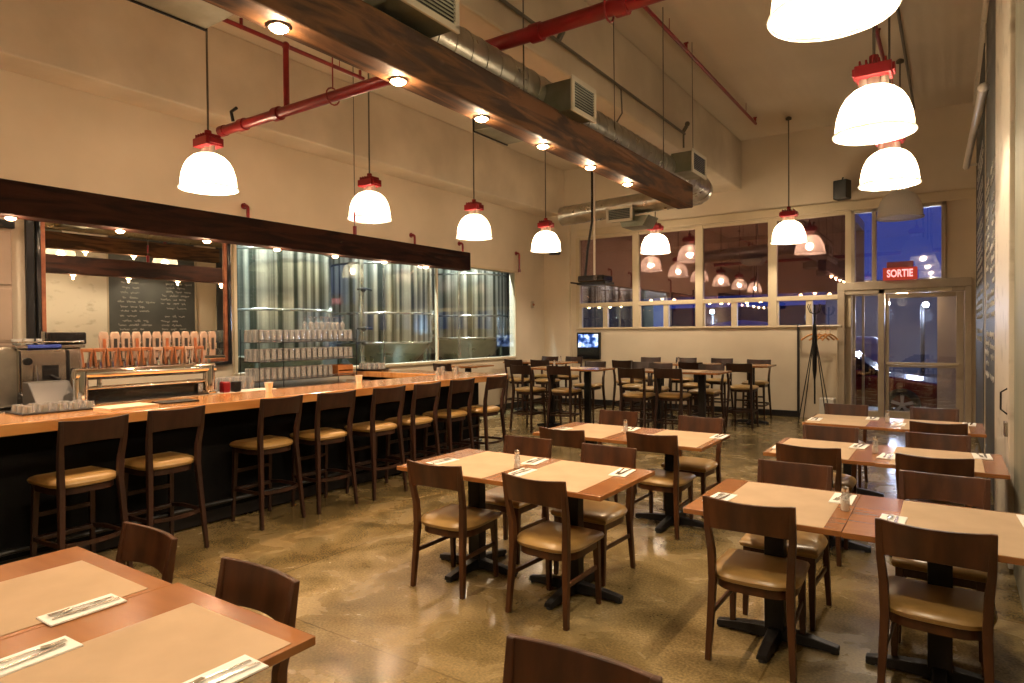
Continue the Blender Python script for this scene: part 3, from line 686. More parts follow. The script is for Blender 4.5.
pendant(-6.50, 8.50, 'glowing bell pendant with red cap, third from left above the bar', BG)
pendant(-6.45, 10.7, 'glowing bell pendant with red cap above the far left high tables', BG)
pendant(-6.60, 1.6, 'bell pendant over the bar seen only in reflections', BG)
pendant(-6.60, -.7, 'bell pendant over the near bar end behind the viewpoint', BG)
pendant(-4.87, 12.3, 'glowing bell pendant with red cap before the second upper window', 'pendants along the window wall')
pendant(-2.38, 12.3, 'glowing bell pendant with red cap before the fourth upper window', 'pendants along the window wall')
pendant(-.49, 3.57, 'large pendant shade cut off by the top of the picture', RG)
pendant(-.51, 5.94, 'brightest pendant over the right tables with big red cap', RG)
pendant(-.55, 8.10, 'glowing pendant directly below and behind the brightest right-hand one', RG)
pendant(-.59, 10.6, 'unlit pale pendant shade before the blue transom window', RG, on=False)
pendant(-.50, 1.4, 'pendant over the right tables behind the viewpoint', RG)
pendant(-2.6, -1.4, 'pendant over the middle of the room behind the viewpoint', RG)

# ------------------------------------------------------------------ ducts
DX, DZ, DR = -2.97, 3.70, .17
t = thing('air_duct', 'round galvanised air duct above the timber beam bending left at its end', 'duct', (0, 0, 0))
ey, er = 9.15, .42
run = [(DX, -2, DZ), (DX, ey, DZ)]
MB().tube(run, DR, 28).build('duct_run', M['galv'], t, smooth=True)
arc = [(DX - er + er * math.cos(a), ey + er * math.sin(a), DZ) for a in [PI / 2 * k / 10 for k in range(11)]]
MB().tube(arc, DR, 28, cap=False).build('duct_elbow', M['galv'], t, smooth=True)
ly = ey + er
MB().tube([(DX - er, ly, DZ), (-5.44, ly, DZ - .08)], DR * .93, 28).build('duct_run', M['galv'], t, smooth=True)
m = MB()
for k in range(60):
    y = -1.9 + k * .18
    if y < ey: m.tube([(DX, y - .006, DZ), (DX, y + .006, DZ)], DR + .006, 28)
m.build('duct_seams', M['galv'], t, smooth=True); m = MB()
for k in range(13):
    x = DX - er - .05 - k * .16
    m.tube([(x - .006, ly, DZ - .005 - k * .006), (x + .006, ly, DZ - .005 - k * .006)], DR * .93 + .005, 28)
m.build('duct_seams', M['galv'], t, smooth=True); m = MB()
for a in (0, .4, .8, 1.2, 1.57):
    p = Vector((DX - er + er * math.cos(a), ey + er * math.sin(a), DZ)); d = Vector((-math.sin(a), math.cos(a), 0)) * .008
    m.tube([p - d, p + d], DR + .008, 28)
m.build('duct_seams', M['galv'], t, smooth=True)
for y in (.8, 3.4, 6.0, 8.4): MB().tube([(DX + .17, y, DZ), (DX + .16, y, ZC)], .005, 5).build('hanger_wire', M['cable'], t)
def outlet(x0, x1, y0, y1, z0, z1, side, label):
    t = thing('air_outlet', label, 'air vent', (0, 0, 0), 0, 'outlet boxes of the air duct')
    MB().box(x0, x1, y0, y1, z0, z1).build('outlet_box', M['duct_box'], t, bevel=.005)
    if side == '+x':
        X = x1; fr = MB().box(X, X + .02, y0 - .02, y1 + .02, z0 - .02, z0 + .02).box(X, X + .02, y0 - .02, y1 + .02, z1 - .02, z1 + .02).box(X, X + .02, y0 - .02, y0 + .02, z0, z1).box(X, X + .02, y1 - .02, y1 + .02, z0, z1)
        fr.build('grille_frame', M['grille'], t, bevel=.003)
        MB().box(X, X + .004, y0, y1, z0, z1).build('grille_back', M['dark'], t)
        s = MB(); n = 11
        for k in range(1, n): 
            z = z0 + (z1 - z0) * k / n; s.box(X + .002, X + .016, y0, y1, z - .004, z + .004, rot=R('Y', 30))
        s.build('grille_slats', M['duct_box'], t)
    else:
        Y = y0; fr = MB().box(x0 - .02, x1 + .02, Y - .02, Y, z0 - .02, z0 + .02).box(x0 - .02, x1 + .02, Y - .02, Y, z1 - .02, z1 + .02).box(x0 - .02, x0 + .02, Y - .02, Y, z0, z1).box(x1 - .02, x1 + .02, Y - .02, Y, z0, z1)
        fr.build('grille_frame', M['grille'], t, bevel=.003)
        MB().box(x0, x1, Y - .004, Y, z0, z1).build('grille_back', M['dark'], t)
        s = MB(); n = 8
        for k in range(1, n): z = z0 + (z1 - z0) * k / n; s.box(x0, x1, Y - .016, Y - .004, z - .003, z + .003)
        s.build('grille_slats', M['duct_box'], t)
outlet(-2.86, -2.55, 2.66, 3.16, 3.55, 3.82, '+x', 'square air vent with cream slatted grille at the top, nearest of the duct')
outlet(-2.86, -2.56, 4.67, 5.06, 3.49, 3.74, '+x', 'square air vent with cream slatted grille above the middle of the beam')
outlet(-2.86, -2.60, 7.75, 8.25, 3.62, 3.86, '+x', 'small dark air vent at the duct bend')
outlet(-4.48, -4.08, ly - .24, ly - .1, 3.40, 3.60, '-y', 'rectangular air vent facing the room on the short end duct')
for (x0, x1, y0, y1, lb) in ((-3.82, -3.10, 1.75, 2.28, 'grey steel duct box at the top left beside the beam'), (-3.70, -3.10, 4.85, 5.4, 'grey steel duct box under the middle lamps on the bar side')):
    t = thing('duct_box', lb, 'duct box', (0, 0, 0))
    MB().prism([(x0, 3.56), (x1, 3.56), (x1, 3.86), (x0, 3.72)], 'y', y0, y1).build('box_shell', M['duct_box'], t, bevel=.006)
    MB().box(x0 - .01, x0, y0 - .01, y1 + .01, 3.55, 3.73).build('box_flange', M['black'], t)
tag(MB().prism([(-4.3, 3.31), (-3.95, 3.31), (-3.85, 3.47), (-4.35, 3.47)], 'y', ly - .12, ly + .3).build('duct_box', M['duct_box'], bevel=.006), 'small grey box slung under the short end duct', 'duct box')

# ------------------------------------------------------------------ sprinkler pipes
t = thing('sprinkler_main', 'thick red pipe crossing the room under the ceiling', 'pipe', (0, 4.2, 3.94))
MB().tube([(-6.74, 0, 0), (-3.4, 0, 0)], .052, 18).tube([(-3.4, 0, 0), (XR, 0, 0.02)], .056, 18).build('pipe_run', M['red'], t, smooth=True)
for x, r_ in ((-6.35, .066), (-5.75, .070), (-2.6, .070), (-1.9, .070), (-1.0, .070), (-6.72, .06)):
    MB().tube([(x - .045, 0, 0), (x + .045, 0, 0)], r_, 18).build('pipe_coupling', M['red'], t, smooth=True)
for x in (-4.9, -2.0):
    ringp = [(x, .08 * math.cos(a), .08 * math.sin(a)) for a in [2 * PI * k / 14 for k in range(15)]]
    MB().tube(ringp, .008, 6).tube([(x, 0, .08), (x, 0, ZC - 3.94)], .007, 6).build('pipe_hanger', M['red'], t)
MB().tube([(-6.5, -.02, .06), (-6.5, -.04, .16), (-6.4, -.04, .18)], .018, 8).build('valve', M['wire'], t, smooth=True)
t = thing('sprinkler_branch', 'thin red sprinkler pipe left of the timber beam dropping to the main', 'pipe', (-5.6, 0, 4.6))
MB().tube([(0, 1.0, 0), (0, 5.25, 0)], .022, 10).tube([(0, 4.2, 0), (0, 4.2, -.66)], .03, 10).build('pipe_run', M['red'], t, smooth=True)
MB().sphere((0, 4.2, 0), .042, 10).build('pipe_fitting', M['red'], t, smooth=True)
for y in (3.7, 5.2): MB().tube([(0, y, -.02), (0, y, .08)], .016, 8).build('sprinkler_head', M['red'], t, smooth=True)
for y in (3.3, 4.9): MB().tube([(0, y, 0), (0, y, ZC - 4.6)], .005, 5).build('pipe_hanger', M['red'], t)
def ceilpipe(x, z, y0, y1, heads, lb, r=.024, m_='red'):
    t = thing('sprinkler_line', lb, 'pipe', (x, 0, z))
    MB().tube([(0, y0, 0), (0, y1, 0)], r, 10).build('pipe_run', M[m_], t, smooth=True)
    for y in heads:
        MB().tube([(0, y, -.01), (0, y, .09)], .02, 8).tube([(-.03, y, .09), (.03, y, .09)], .012, 6).build('sprinkler_head', M[m_], t, smooth=True)
        MB().tube([(.0, y - .6, 0), (.0, y - .6, ZC - z)], .005, 5).build('pipe_hanger', M[m_], t)
ceilpipe(-2.82, 5.28, 3, 11.8, (5.2, 8.2, 11.75), 'thin red sprinkler line on the ceiling right of the duct')
ceilpipe(-.73, 5.2, 4, 12.0, (6.0, 9.0, 12.0), 'red sprinkler line on the ceiling above the right-hand pendants')
ceilpipe(-.50, 5.3, 4, 12.6, (7.9,), 'grey conduit on the ceiling beside the right red line', .018, 'cable')
t = thing('conduit', 'dark conduit running along the side of the concrete ceiling beam', 'conduit', (-3.38, 0, 4.69))
MB().tube([(0, 2, 0), (0, 9.75, 0)], .018, 8).tube([(0, 9.7, 0), (0, 9.7, -.22)], .015, 8).tube([(0, 7.2, 0), (.06, 7.3, -.08), (.05, 7.35, -.35), (-.1, 7.3, -.6)], .01, 6).build('conduit_run', M['cable'], t, smooth=True)
for y in (5.9, 9.7): MB().tube([(-.02, y, 0), (.05, y, .1)], .03, 8).sphere((.06, y, .13), .04, 8).build('spotlight_head', M['cable'], t, smooth=True)
for k, (y, w_) in enumerate(((5.29, 'beside the mirror'), (8.6, 'third from the right above the bar window'), (9.97, 'second from the right above the bar window'), (11.98, 'at the right end of the bar window'))):
    t = thing('window_sprinkler', 'short red drop pipe with elbow ' + w_, 'pipe', (XL, y, 0), 0, 'red drop pipes above the bar window')
    MB().tube([(0, 0, 3.42), (.06, 0, 3.42), (.085, 0, 3.40), (.09, 0, 3.36), (.09, 0, 3.02)], .022, 10).build('drop_pipe', M['red'], t, smooth=True)
    MB().tube([(0, 0, 3.42), (.012, 0, 3.42)], .045, 12).tube([(.09, 0, 3.06), (.09, 0, 3.0)], .032, 10).build('flange', M['red'], t, smooth=True)

# ------------------------------------------------------------------ wall gadgets
def speaker(x, y, z, rz, lb):
    t = thing('wall_speaker', lb, 'speaker', (x, y, z), rz)
    MB().box(-.12, .12, -.1, .1, -.17, .17).build('speaker_box', M['black'], t, bevel=.015)
    MB().box(-.105, .105, -.108, -.1, -.155, .155).build('speaker_grille', M['dark'], t)
    MB().tube([(0, .1, .02), (0, .24, .02)], .02, 8).tube([(0, 0, .17), (-.03, .1, .24)], .015, 8).build('bracket', M['black'], t)
speaker(-1.62, YE - .26, 4.19, -.3, 'black loudspeaker on the end wall above the door')
speaker(-7.55, YE - .38, 3.62, .7, 'black loudspeaker in the far left corner behind a pendant')
t = thing('television', 'small wall television with a dark lower panel in the far left corner', 'television', (-6.85, YE, 0))
MB().box(-.29, .29, -.1, -.02, 1.04, 1.65).box(-.1, .1, -.02, 0, 1.2, 1.5).build('tv_body', M['blackgl'], t, bevel=.008)
MB().box(-.25, .25, -.108, -.1, 1.31, 1.61).build('screen', M['tv'], t)
MB().box(-.25, .25, -.106, -.1, 1.07, 1.25).build('lower_panel', M['blackgl'], t, bevel=.004)
t = thing('thermostat', 'small beige wall fitting between bar window and corner', 'wall fitting', (XL, 12.62, 2.3))
MB().box(0, .04, -.05, .05, -.08, .08).build('body', M['frame'], t, bevel=.01)
MB().sphere((.05, 0, 0), .03, 10).build('knob', M['gold'], t, smooth=True)
# projector on pole
t = thing('projector', 'black projector on a small shelf hung from a dark pole', 'projector', (-4.3, 8.5, 2.37))
MB().box(-.20, .22, -.15, .15, .02, .11).build('projector_body', M['blackgl'], t, bevel=.015)
MB().tube([(.10, -.15, .065), (.10, -.18, .065)], .035, 14).build('lens', M['chrome'], t, smooth=True)
MB().box(-.22, .24, -.14, .16, -.02, .015).tube([(-.32, -.14, .02), (-.12, -.14, -.01)], .014, 6).build('shelf', M['black'], t, bevel=.004)
MB().tube([(0, 0, .1), (.0, 0, ZC - 2.37)], .017, 8).build('pole', M['ceramic'], t, smooth=True)
MB().tube([(-.14, -.02, .1), (-.10, -.02, .5), (-.02, -.03, .9), (-.02, -.02, 1.7), (-.01, 0, ZC - 2.37)], .018, 8).build('cable', M['black'], t, smooth=True)
# exit sign
t = thing('exit_sign', 'red lit SORTIE exit sign standing over the door frame', 'exit sign', (-.73, YE - .14, 2.66))
MB().box(-.26, .26, -.03, .03, -.13, .09).build('sign_box', M['sortie_face'], t, bevel=.008)
MB().box(-.20, .20, -.02, .03, .09, .19).build('sign_glow_block', M['red'], t, bevel=.006)  # red block painted in for the sign's glow reflected above it
cu = bpy.data.curves.new('letters', 'FONT'); cu.body = 'SORTIE'; cu.size = .155; cu.align_x = 'CENTER'; cu.align_y = 'CENTER'; cu.extrude = .003; cu.offset = .004
tmp = bpy.data.objects.new('tmp', cu); col.objects.link(tmp); bpy.context.view_layer.update()
me = bpy.data.meshes.new_from_object(tmp.evaluated_get(bpy.context.evaluated_depsgraph_get())); bpy.data.objects.remove(tmp)
me.materials.clear(); me.materials.append(M['sortie_text'])
to = bpy.data.objects.new('lettering', me); col.objects.link(to); to.parent = t; to.location = (0, -.036, -.02); to.rotation_euler = (PI / 2, 0, 0)
to.scale = (.78, 1.15, 1)
# coat rack
t = thing('coat_rack', 'thin black tripod coat rack beside the door', 'coat rack', (-2.0, 12.55, 0))
MB().tube([(0, 0, .35), (0, 0, 2.12)], .014, 8).build('pole', M['black'], t, smooth=True)
for k in range(4):
    a = PI / 4 + k * PI / 2
    MB().tube([(.33 * math.cos(a), .33 * math.sin(a), 0), (.02 * math.cos(a), .02 * math.sin(a), 1.55)], .009, 6).build('leg', M['black'], t, smooth=True)
    MB().tube([(0, 0, 1.95), (.09 * math.cos(a), .09 * math.sin(a), 1.98), (.14 * math.cos(a), .14 * math.sin(a), 2.08), (.12 * math.cos(a), .12 * math.sin(a), 2.13)], .008, 6).build('hook', M['black'], t, smooth=True)
MB().lathe([(.01, .75), (.035, .95), (.045, 1.5), (.03, 1.75), (.012, 1.8)], 10).build('hanging_umbrella', M['black'], t, smooth=True)
tag(MB().tube([(-2.36, YE - .25, 1.74), (-1.66, YE - .25, 1.74)], .012, 8).tube([(-2.36, YE - .25, 1.74), (-2.36, YE, 1.74)], .01, 6).tube([(-1.66, YE - .25, 1.74), (-1.66, YE, 1.74)], .01, 6).build('hanger_rail', M['ceramic'], smooth=True), 'white rail on the wall between window and door', 'rail')
def hanger(x, lb, rz):
    t = thing('coat_hanger', lb, 'hanger', (x, YE - .25, 1.74), rz, 'wooden hangers beside the door')
    MB().tube([(-.20, 0, -.26), (-.10, 0, -.19), (0, 0, -.15), (.10, 0, -.19), (.20, 0, -.26)], .016, 8).build('shoulder_bar', M['hanger'], t, smooth=True)
    MB().tube([(0, 0, -.15), (0, 0, -.03), (.015, 0, .0), (0, 0, .02), (-.018, 0, .0)], .004, 6).build('hook', M['steel'], t, smooth=True)
for k, (x, rz) in enumerate(((-2.12, .5), (-2.0, .75), (-1.9, .9), (-1.82, 1.0))):
    hanger(x, ['orange wooden coat hanger on the rail, leftmost', 'orange wooden coat hanger on the rail, second from left', 'orange wooden coat hanger on the rail, second from right', 'orange wooden coat hanger on the rail, rightmost beside the door frame'][k], rz)
tag(MB().box(-1.98, -1.74, 12.9, 13.15, 0, .42).build('umbrella_box', M['crock'], bevel=.01), 'white box on the floor under the coat hangers', 'box')

# ------------------------------------------------------------------ furniture prototypes
def seat_outline(w, d, n=10, grow=0.):
    # straight at the front (+y), round at the back
    pts = []
    w2, d2 = w / 2 + grow, d / 2 + grow
    pts.append((w2 * .96, d2)); 
    for k in range(n + 1):
        a = -PI * k / n
        pts.append((w2 * math.copysign(abs(math.cos(a)) ** .55, math.cos(a)), -d2 * .15 - d2 * .85 * abs(math.sin(a)) ** .9))
    pts.append((-w2 * .96, d2))
    return pts
def chair_like(name, cat, seat_z, top_z, wood, splay, is_stool):
    t = thing(name, 'c', cat)
    W, D = .42, .40
    rings = []
    for z, g in ((seat_z - .060, -.022), (seat_z - .048, .004), (seat_z - .028, .012), (seat_z - .010, .002), (seat_z + .004, -.028), (seat_z + .010, -.09)):
        rings.append([(x, y, z) for x, y in seat_outline(W, D, 14, g)])
    MB().loft(rings).build('seat_cushion', M['vinyl'], t, smooth=True)
    rings = [[(x, y, z) for x, y in seat_outline(W, D, 14, -.012)] for z in (seat_z - .098, seat_z - .055)]
    MB().loft(rings).build('seat_frame', M[wood], t, smooth=True)
    hb = .165
    for sx in (-1, 1):
        # rear leg running up into the back post
        P = [(sx * (.19 + splay), -.205 - splay * 1.3, 0), (sx * (.185 + splay * .5), -.195 - splay * .7, seat_z * .5), (sx * .185, -.19, seat_z - .05),
             (sx * .19, -.195, seat_z + .1), (sx * .20, -.222, top_z - hb), (sx * .205, -.25, top_z)]
        rr = []
        for p, (a, b_) in zip(P, ((.028, .032), (.034, .036), (.038, .042), (.036, .040), (.032, .034), (.026, .022))):
            rr.append([(p[0] + i * a / 2, p[1] + j * b_ / 2, p[2]) for i, j in ((-1, -1), (1, -1), (1, 1), (-1, 1))])
        MB().loft(rr).build('leg', M[wood], t, bevel=.004)
        fx = sx * .175
        P = [(fx + sx * splay * .6, .185 + splay * .6, 0), (fx, .175, seat_z - .05)]
        rr = [[(p[0] + i * a / 2, p[1] + j * a / 2, p[2]) for i, j in ((-1, -1), (1, -1), (1, 1), (-1, 1))] for p, a in zip(P, (.026, .040))]
        MB().loft(rr).build('leg', M[wood], t, bevel=.004)
    # backrest: curved broad slat
    n = 10; rings = []
    for k in range(n + 1):
        u = k / n * 2 - 1; x = .20 * u; bow = -.035 * (1 - u * u)
        dip = -.008 * (1 - u * u)
        z0, z1 = top_z - hb + .012 * (1 - u * u), top_z + dip
        yb, ytp = -.222 + bow, -.25 + bow
        rings.append([(x, yb - .009, z0), (x, yb + .009, z0), (x, ytp + .009, z1), (x, ytp - .009, z1)])
    MB().loft(rings).build('backrest', M[wood], t, bevel=.003, smooth=True)
    if is_stool:
        zr = .30
        q = .19 + splay * .6
        ringp = [(-q + .02, .185, zr - .01)] + [(-q, .05, zr), (-q, -.10, zr)] + [(q * math.cos(a), -.16 + .10 * math.sin(a), zr) for a in [PI + PI * k / 10 for k in range(1, 10)]] + [(q, -.10, zr), (q, .05, zr), (q - .02, .185, zr - .01)]
        rr = []
        m = MB()
        for i in range(len(ringp) - 1): m.bar(ringp[i], ringp[i + 1], .016, .028)
        m.build('foot_ring', M[wood], t)
        MB().box(-.18, .18, .165, .21, zr - .03, zr + .0).build('footrest', M[wood], t, bevel=.004)
        MB().bar((-.18, .18, .45), (.18, .18, .45), .02, .03).build('stretcher', M[wood], t)
    else:
        for sx in (-1, 1):
            MB().bar((sx * .19, -.195, .235), (sx * .178, .18, .235), .016, .026).build('stretcher', M[wood], t, bevel=.003)
    return t
chair = Proto(chair_like('dining_chair', 'chair', .455, .84, 'chair', 0.012, False))
stool = Proto(chair_like('bar_stool', 'bar stool', .72, 1.12, 'stool', 0.03, True))

def make_table(w, d, z, name, cat, colr='top'):
    t = thing(name, 't', cat)
    MB().box(-w / 2, w / 2, -d / 2, d / 2, z - .028, z).build('tabletop', M[colr], t, bevel=.003)
    MB().box(-.05, .05, -.04, .04, .06, z - .05).build('column', M['black'], t, bevel=.006)
    MB().box(-.2, .2, -.03, .03, z - .05, z - .028).box(-.03, .03, -.2, .2, z - .05, z - .028).build('top_bracket', M['black'], t)
    L = min(w, d) / 2 - .06
    for dx, dy in ((1, 0), (-1, 0), (0, 1), (0, -1)):
        rr = []
        for s, h_, ww in ((.03, .075, .075), (L * .6, .06, .065), (L, .04, .06)):
            a = (dx * s, dy * s); px, py = -dy * ww / 2, dx * ww / 2
            rr.append([(a[0] - px, a[1] - py, .012), (a[0] + px, a[1] + py, .012), (a[0] + px * .8, a[1] + py * .8, h_), (a[0] - px * .8, a[1] - py * .8, h_)])
        ft = MB().loft(rr).build('foot', M['black'], t, bevel=.004)
        MB().tube([(dx * (L - .02), dy * (L - .02), 0), (dx * (L - .02), dy * (L - .02), .014)], .022, 12).build('foot_pad', M['rubber'], ft)
    return t
tabA = Proto(make_table(.78, .80, .75, 'dining_table', 'table'))
tabB = Proto(make_table(.74, .80, .75, 'dining_table', 'table'))
tabH = Proto(make_table(.70, .70, 1.05, 'high_table', 'table'))

# cutlery etc
def make_napkin():
    return tag(MB().box(-.055, .055, -.115, .115, 0, .003).box(-.054, .054, -.113, .113, .003, .005).build('napkin', M['napkin']), 'n', 'napkin')
def make_fork():
    m = MB().bar((0, -.10, .002), (0, .03, .006), .006, .0025).bar((0, -.10, .002), (0, -.04, .003), .012, .0025)
    m.bar((0, .03, .006), (0, .055, .004), .022, .003)
    for k in range(4): m.bar((-.009 + k * .006, .05, .004), (-.009 + k * .006, .095, .006), .003, .002)
    return tag(m.build('fork', M['steel']), 'f', 'fork')
def make_knife():
    return tag(MB().bar((0, -.11, .003), (0, -.01, .003), .014, .004).bar((0, -.01, .003), (0, .09, .003), .018, .002, .009, .0015).build('knife', M['steel']), 'k', 'knife')
def make_shaker():
    t = thing('salt_shaker', 's', 'salt shaker')
    MB().lathe([(.018, 0), (.021, .004), (.019, .05), (.014, .075), (.012, .082)], 14, capb=True).build('glass_body', M['tumbler'], t, smooth=True)
    MB().lathe([(0, .003), (.017, .003), (.016, .045), (0, .047)], 12).build('salt_fill', M['salt'], t, smooth=True)
    MB().lathe([(.0145, .08), (.016, .084), (.015, .098), (0, .104)], 14).build('cap', M['steel'], t, smooth=True)
    return t
nap, fork, knife, shak = Proto(make_napkin()), Proto(make_fork()), Proto(make_knife()), Proto(make_shaker())
ppr = Proto(tag(MB().box(-.265, .265, -.385, .385, 0, .0015).build('paper_runner', M['kraft']), 'p', 'paper placemat'))

def dining(x0, y0, where, short, protos, seats, cols2, pxs, shaker=True):
    """two tables pushed together; seats: list of (side, slot)"""
    w = [.78, .78] if protos is tabA else [.74, .74]
    xs = [x0 + w[0] / 2, x0 + w[0] + .002 + w[1] / 2]; yc = y0 + .40
    for i, x in enumerate(xs):
        sd = ('left', 'right')[i]
        oy = .0 if i == 0 else (-.01 if cols2 else (.02 if short is fl else .0))
        protos.put((x, yc + oy, 0), 0, 'cherry wood pedestal table, %s half of the %s' % (sd, where), 'dining tables with paper runners')
        px = pxs[i]
        ppr.put((px, yc + oy - (.06 if short is fl else .01), .7505), random.uniform(-.01, .01), 'brown paper runner on the %s half of the %s' % (sd, short), 'brown paper runners')
        for side in ('near', 'far'):
            if side == 'near': p = (px - .29, yc - .12); rz = random.uniform(-.12, .08)
            else: p = (px + .27, yc + (.11 if short is fl else .22)); rz = PI + random.uniform(-.1, .1)
            z = .7525
            p = (max(x0 + .075, p[0]), p[1])
            nap.put((p[0], p[1], z), rz, 'white napkin at the %s %s place of the %s' % (side, sd, short), 'napkins on the dining tables')
            fork.put((p[0] - .014, p[1], z + .0055), rz + random.uniform(-.12, .12), 'fork on the napkin at the %s %s place, %s' % (side, sd, short), 'forks on the dining tables')
            knife.put((p[0] + .018, p[1] - .005, z + .0055), rz + random.uniform(-.1, .1), 'knife on the napkin at the %s %s place, %s' % (side, sd, short), 'knives on the dining tables')
    if shaker: shak.put((x0 + w[0] - .03, yc - .02, .752), 0, 'salt shaker in the middle of the %s' % short, 'salt shakers', (1.1, 1.1, 1.22))
    for side, i, x, y in seats:
        sd = ('left', 'right')[i]
        rz = random.uniform(-.05, .05) if side == 'near' else PI + random.uniform(-.04, .04)
        word = 'back to us' if side == 'near' else 'facing us'
        chair.put((x, y, 0), rz, 'dark wood chair, %s %s side of the %s, %s' % (side, sd, short, word), 'dining chairs')
ctr, beh = 'centre table', 'table behind the centre one'
n1, n2, n3 = 'nearest right-hand table', 'second right-hand table', 'right-hand table by the door'
fl = 'bottom left corner table'
dining(-3.17, 3.24, 'centre table pair', ctr, tabA, [('near', 0, -2.74, 3.37), ('near', 1, -1.97, 3.37), ('far', 0, -2.76, 4.04), ('far', 1, -2.06, 4.02)], False, (-2.70, -2.03))
dining(-3.17, 5.00, 'table pair behind the centre one', beh, tabA, [('near', 0, -2.77, 5.07), ('near', 1, -2.01, 5.22), ('far', 0, -2.88, 5.97), ('far', 1, -2.0, 5.92)], False, (-2.74, -1.92))
dining(-1.15, 3.27, 'nearest right-hand table pair', n1, tabB, [('near', 0, -.82, 3.48), ('near', 1, -.05, 3.49), ('far', 0, -.81, 4.08), ('far', 1, -.04, 4.17)], True, (-.75, .06))
dining(-1.17, 5.09, 'second right-hand table pair', n2, tabB, [('near', 0, -.84, 5.28), ('near', 1, -.10, 5.29), ('far', 0, -.85, 5.88), ('far', 1, -.08, 5.87)], True, (-.86, -.08))
dining(-1.22, 6.94, 'farthest right-hand table pair', n3, tabB, [('near', 1, -.10, 7.12), ('far', 0, -.96, 7.80), ('far', 1, -.14, 7.85)], True, (-.93, -.12))
dining(-3.16, .46, 'table pair in the bottom left corner', fl, tabA, [('far', 0, -2.83, 1.15), ('far', 1, -2.03, 1.13)], False, (-2.67, -1.88), shaker=False)
chair.put((-.78, 1.21, 0), PI + .03, 'dark wood chair whose backrest is cut off by the bottom picture edge', 'dining chairs')
# small candle lantern on the floor reflection table
# stools at the bar
for k, (y, x) in enumerate(((1.99, -4.98), (2.60, -5.06), (3.55, -5.10), (4.15, -5.06), (4.78, -5.0), (5.35, -5.0), (6.0, -5.02), (6.59, -4.95))):
    stool.put((x, y, 0), PI / 2 + random.uniform(-.06, .06), 'dark bar stool with tan seat at the bar, ' + ['nearest, at the left picture edge', 'second from the left', 'third from the left', 'fourth from the left', 'fifth from the left', 'sixth from the left', 'second from the far end', 'last one at the far end'][k], 'stools at the bar')

# high tables
def high(x, y, lb): tabH.put((x, y, 0), 0, lb, 'high tables at the back')
high(-5.78, 9.75, 'high pedestal table in the front row, left group, left half')
high(-5.07, 9.75, 'high pedestal table in the front row, left group, right half')
high(-3.85, 9.80, 'high pedestal table in the front row, right group, left half')
high(-3.14, 9.80, 'high pedestal table in the front row, right group, right half')
high(-7.45, 11.5, 'high pedestal table in the far left corner near the bar window')
high(-6.74, 11.5, 'high pedestal table below the television')
high(-4.65, 12.0, 'high pedestal table by the end wall, leftmost of the back row of three')
high(-3.94, 12.0, 'high pedestal table by the end wall, middle of the back row of three')
high(-2.95, 12.0, 'high pedestal table by the end wall, rightmost before the coat rack')
high(-7.55, 9.65, 'high pedestal table just beyond the far end of the bar')
hs = [(-5.95, 9.28, 0, 'front left high table, left stool with its back to us'), (-5.32, 9.42, 0, 'front left high table, right stool with its back to us'),
      (-3.98, 9.30, 0, 'front right high table, left stool with its back to us'), (-3.48, 9.48, 0, 'front right high table, right stool with its back to us'),
      (-5.46, 10.55, 1, 'front left high table, far side facing us'), (-4.62, 10.75, 1, 'between the two front high tables, facing us'),
      (-4.15, 10.45, 1, 'front right high table, far side left, facing us'), (-3.27, 10.40, 1, 'front right high table, far side right, facing us'),
      (-5.18, 11.65, 0, 'left end of the back row with its back to us'), (-3.80, 11.45, 0, 'middle of the back row with its back to us'), (-2.95, 11.42, 0, 'right end of the back row with its back to us'),
      (-5.25, 12.75, 1, 'against the end wall, leftmost facing us'), (-4.5, 12.8, 1, 'against the end wall, second from left facing us'), (-3.78, 12.8, 1, 'against the end wall, third from left facing us'), (-3.0, 12.52, 1, 'against the end wall, rightmost facing us'),
      (-7.3, 11.05, 0, 'far left corner table, left stool with its back to us'), (-6.75, 11.18, 0, 'far left corner table, right stool with its back to us'),
      (-7.48, 12.3, 1, 'far left corner, left stool facing us under the television side'), (-6.95, 12.45, 1, 'far left corner, right stool facing us below the television'),
      (-7.55, 9.15, 0, 'beyond the bar end, left stool')]
for x, y, bk, lb in hs:
    stool.put((x, y, 0), (PI if bk else 0) + random.uniform(-.06, .06), 'tan-seated stool: ' + lb, 'stools at the high tables')
for x, y, w_ in ((-5.42, 9.72, 'front left'), (-3.5, 9.78, 'front right')):
    ppr.put((x, y, 1.0505), PI / 2, 'paper runner across the %s high table' % w_, 'brown paper runners')
for x, y, w_ in ((-5.75, 9.8, 'front left high table'), (-6.6, 11.5, 'far left high table'), (-4.3, 12.0, 'high table by the end wall')):
    shak.put((x, y, 1.0525), 0, 'salt shaker on the ' + w_, 'salt shakers')

# ------------------------------------------------------------------ outside
struct(MB().box(-60, 45, YE + .15, 90, -.3, -.15).build('ground_outside', M['asphalt']))
# added slab and front drop blocking the sky, so the upper panes stay dark
struct(MB().box(-12, -1.62, YE + .16, YE + 3.4, 3.9, 4.1).box(-12, -1.62, YE + 3.3, YE + 3.4, 2.55, 3.9).build('added_sky_blocker', M['cab']))
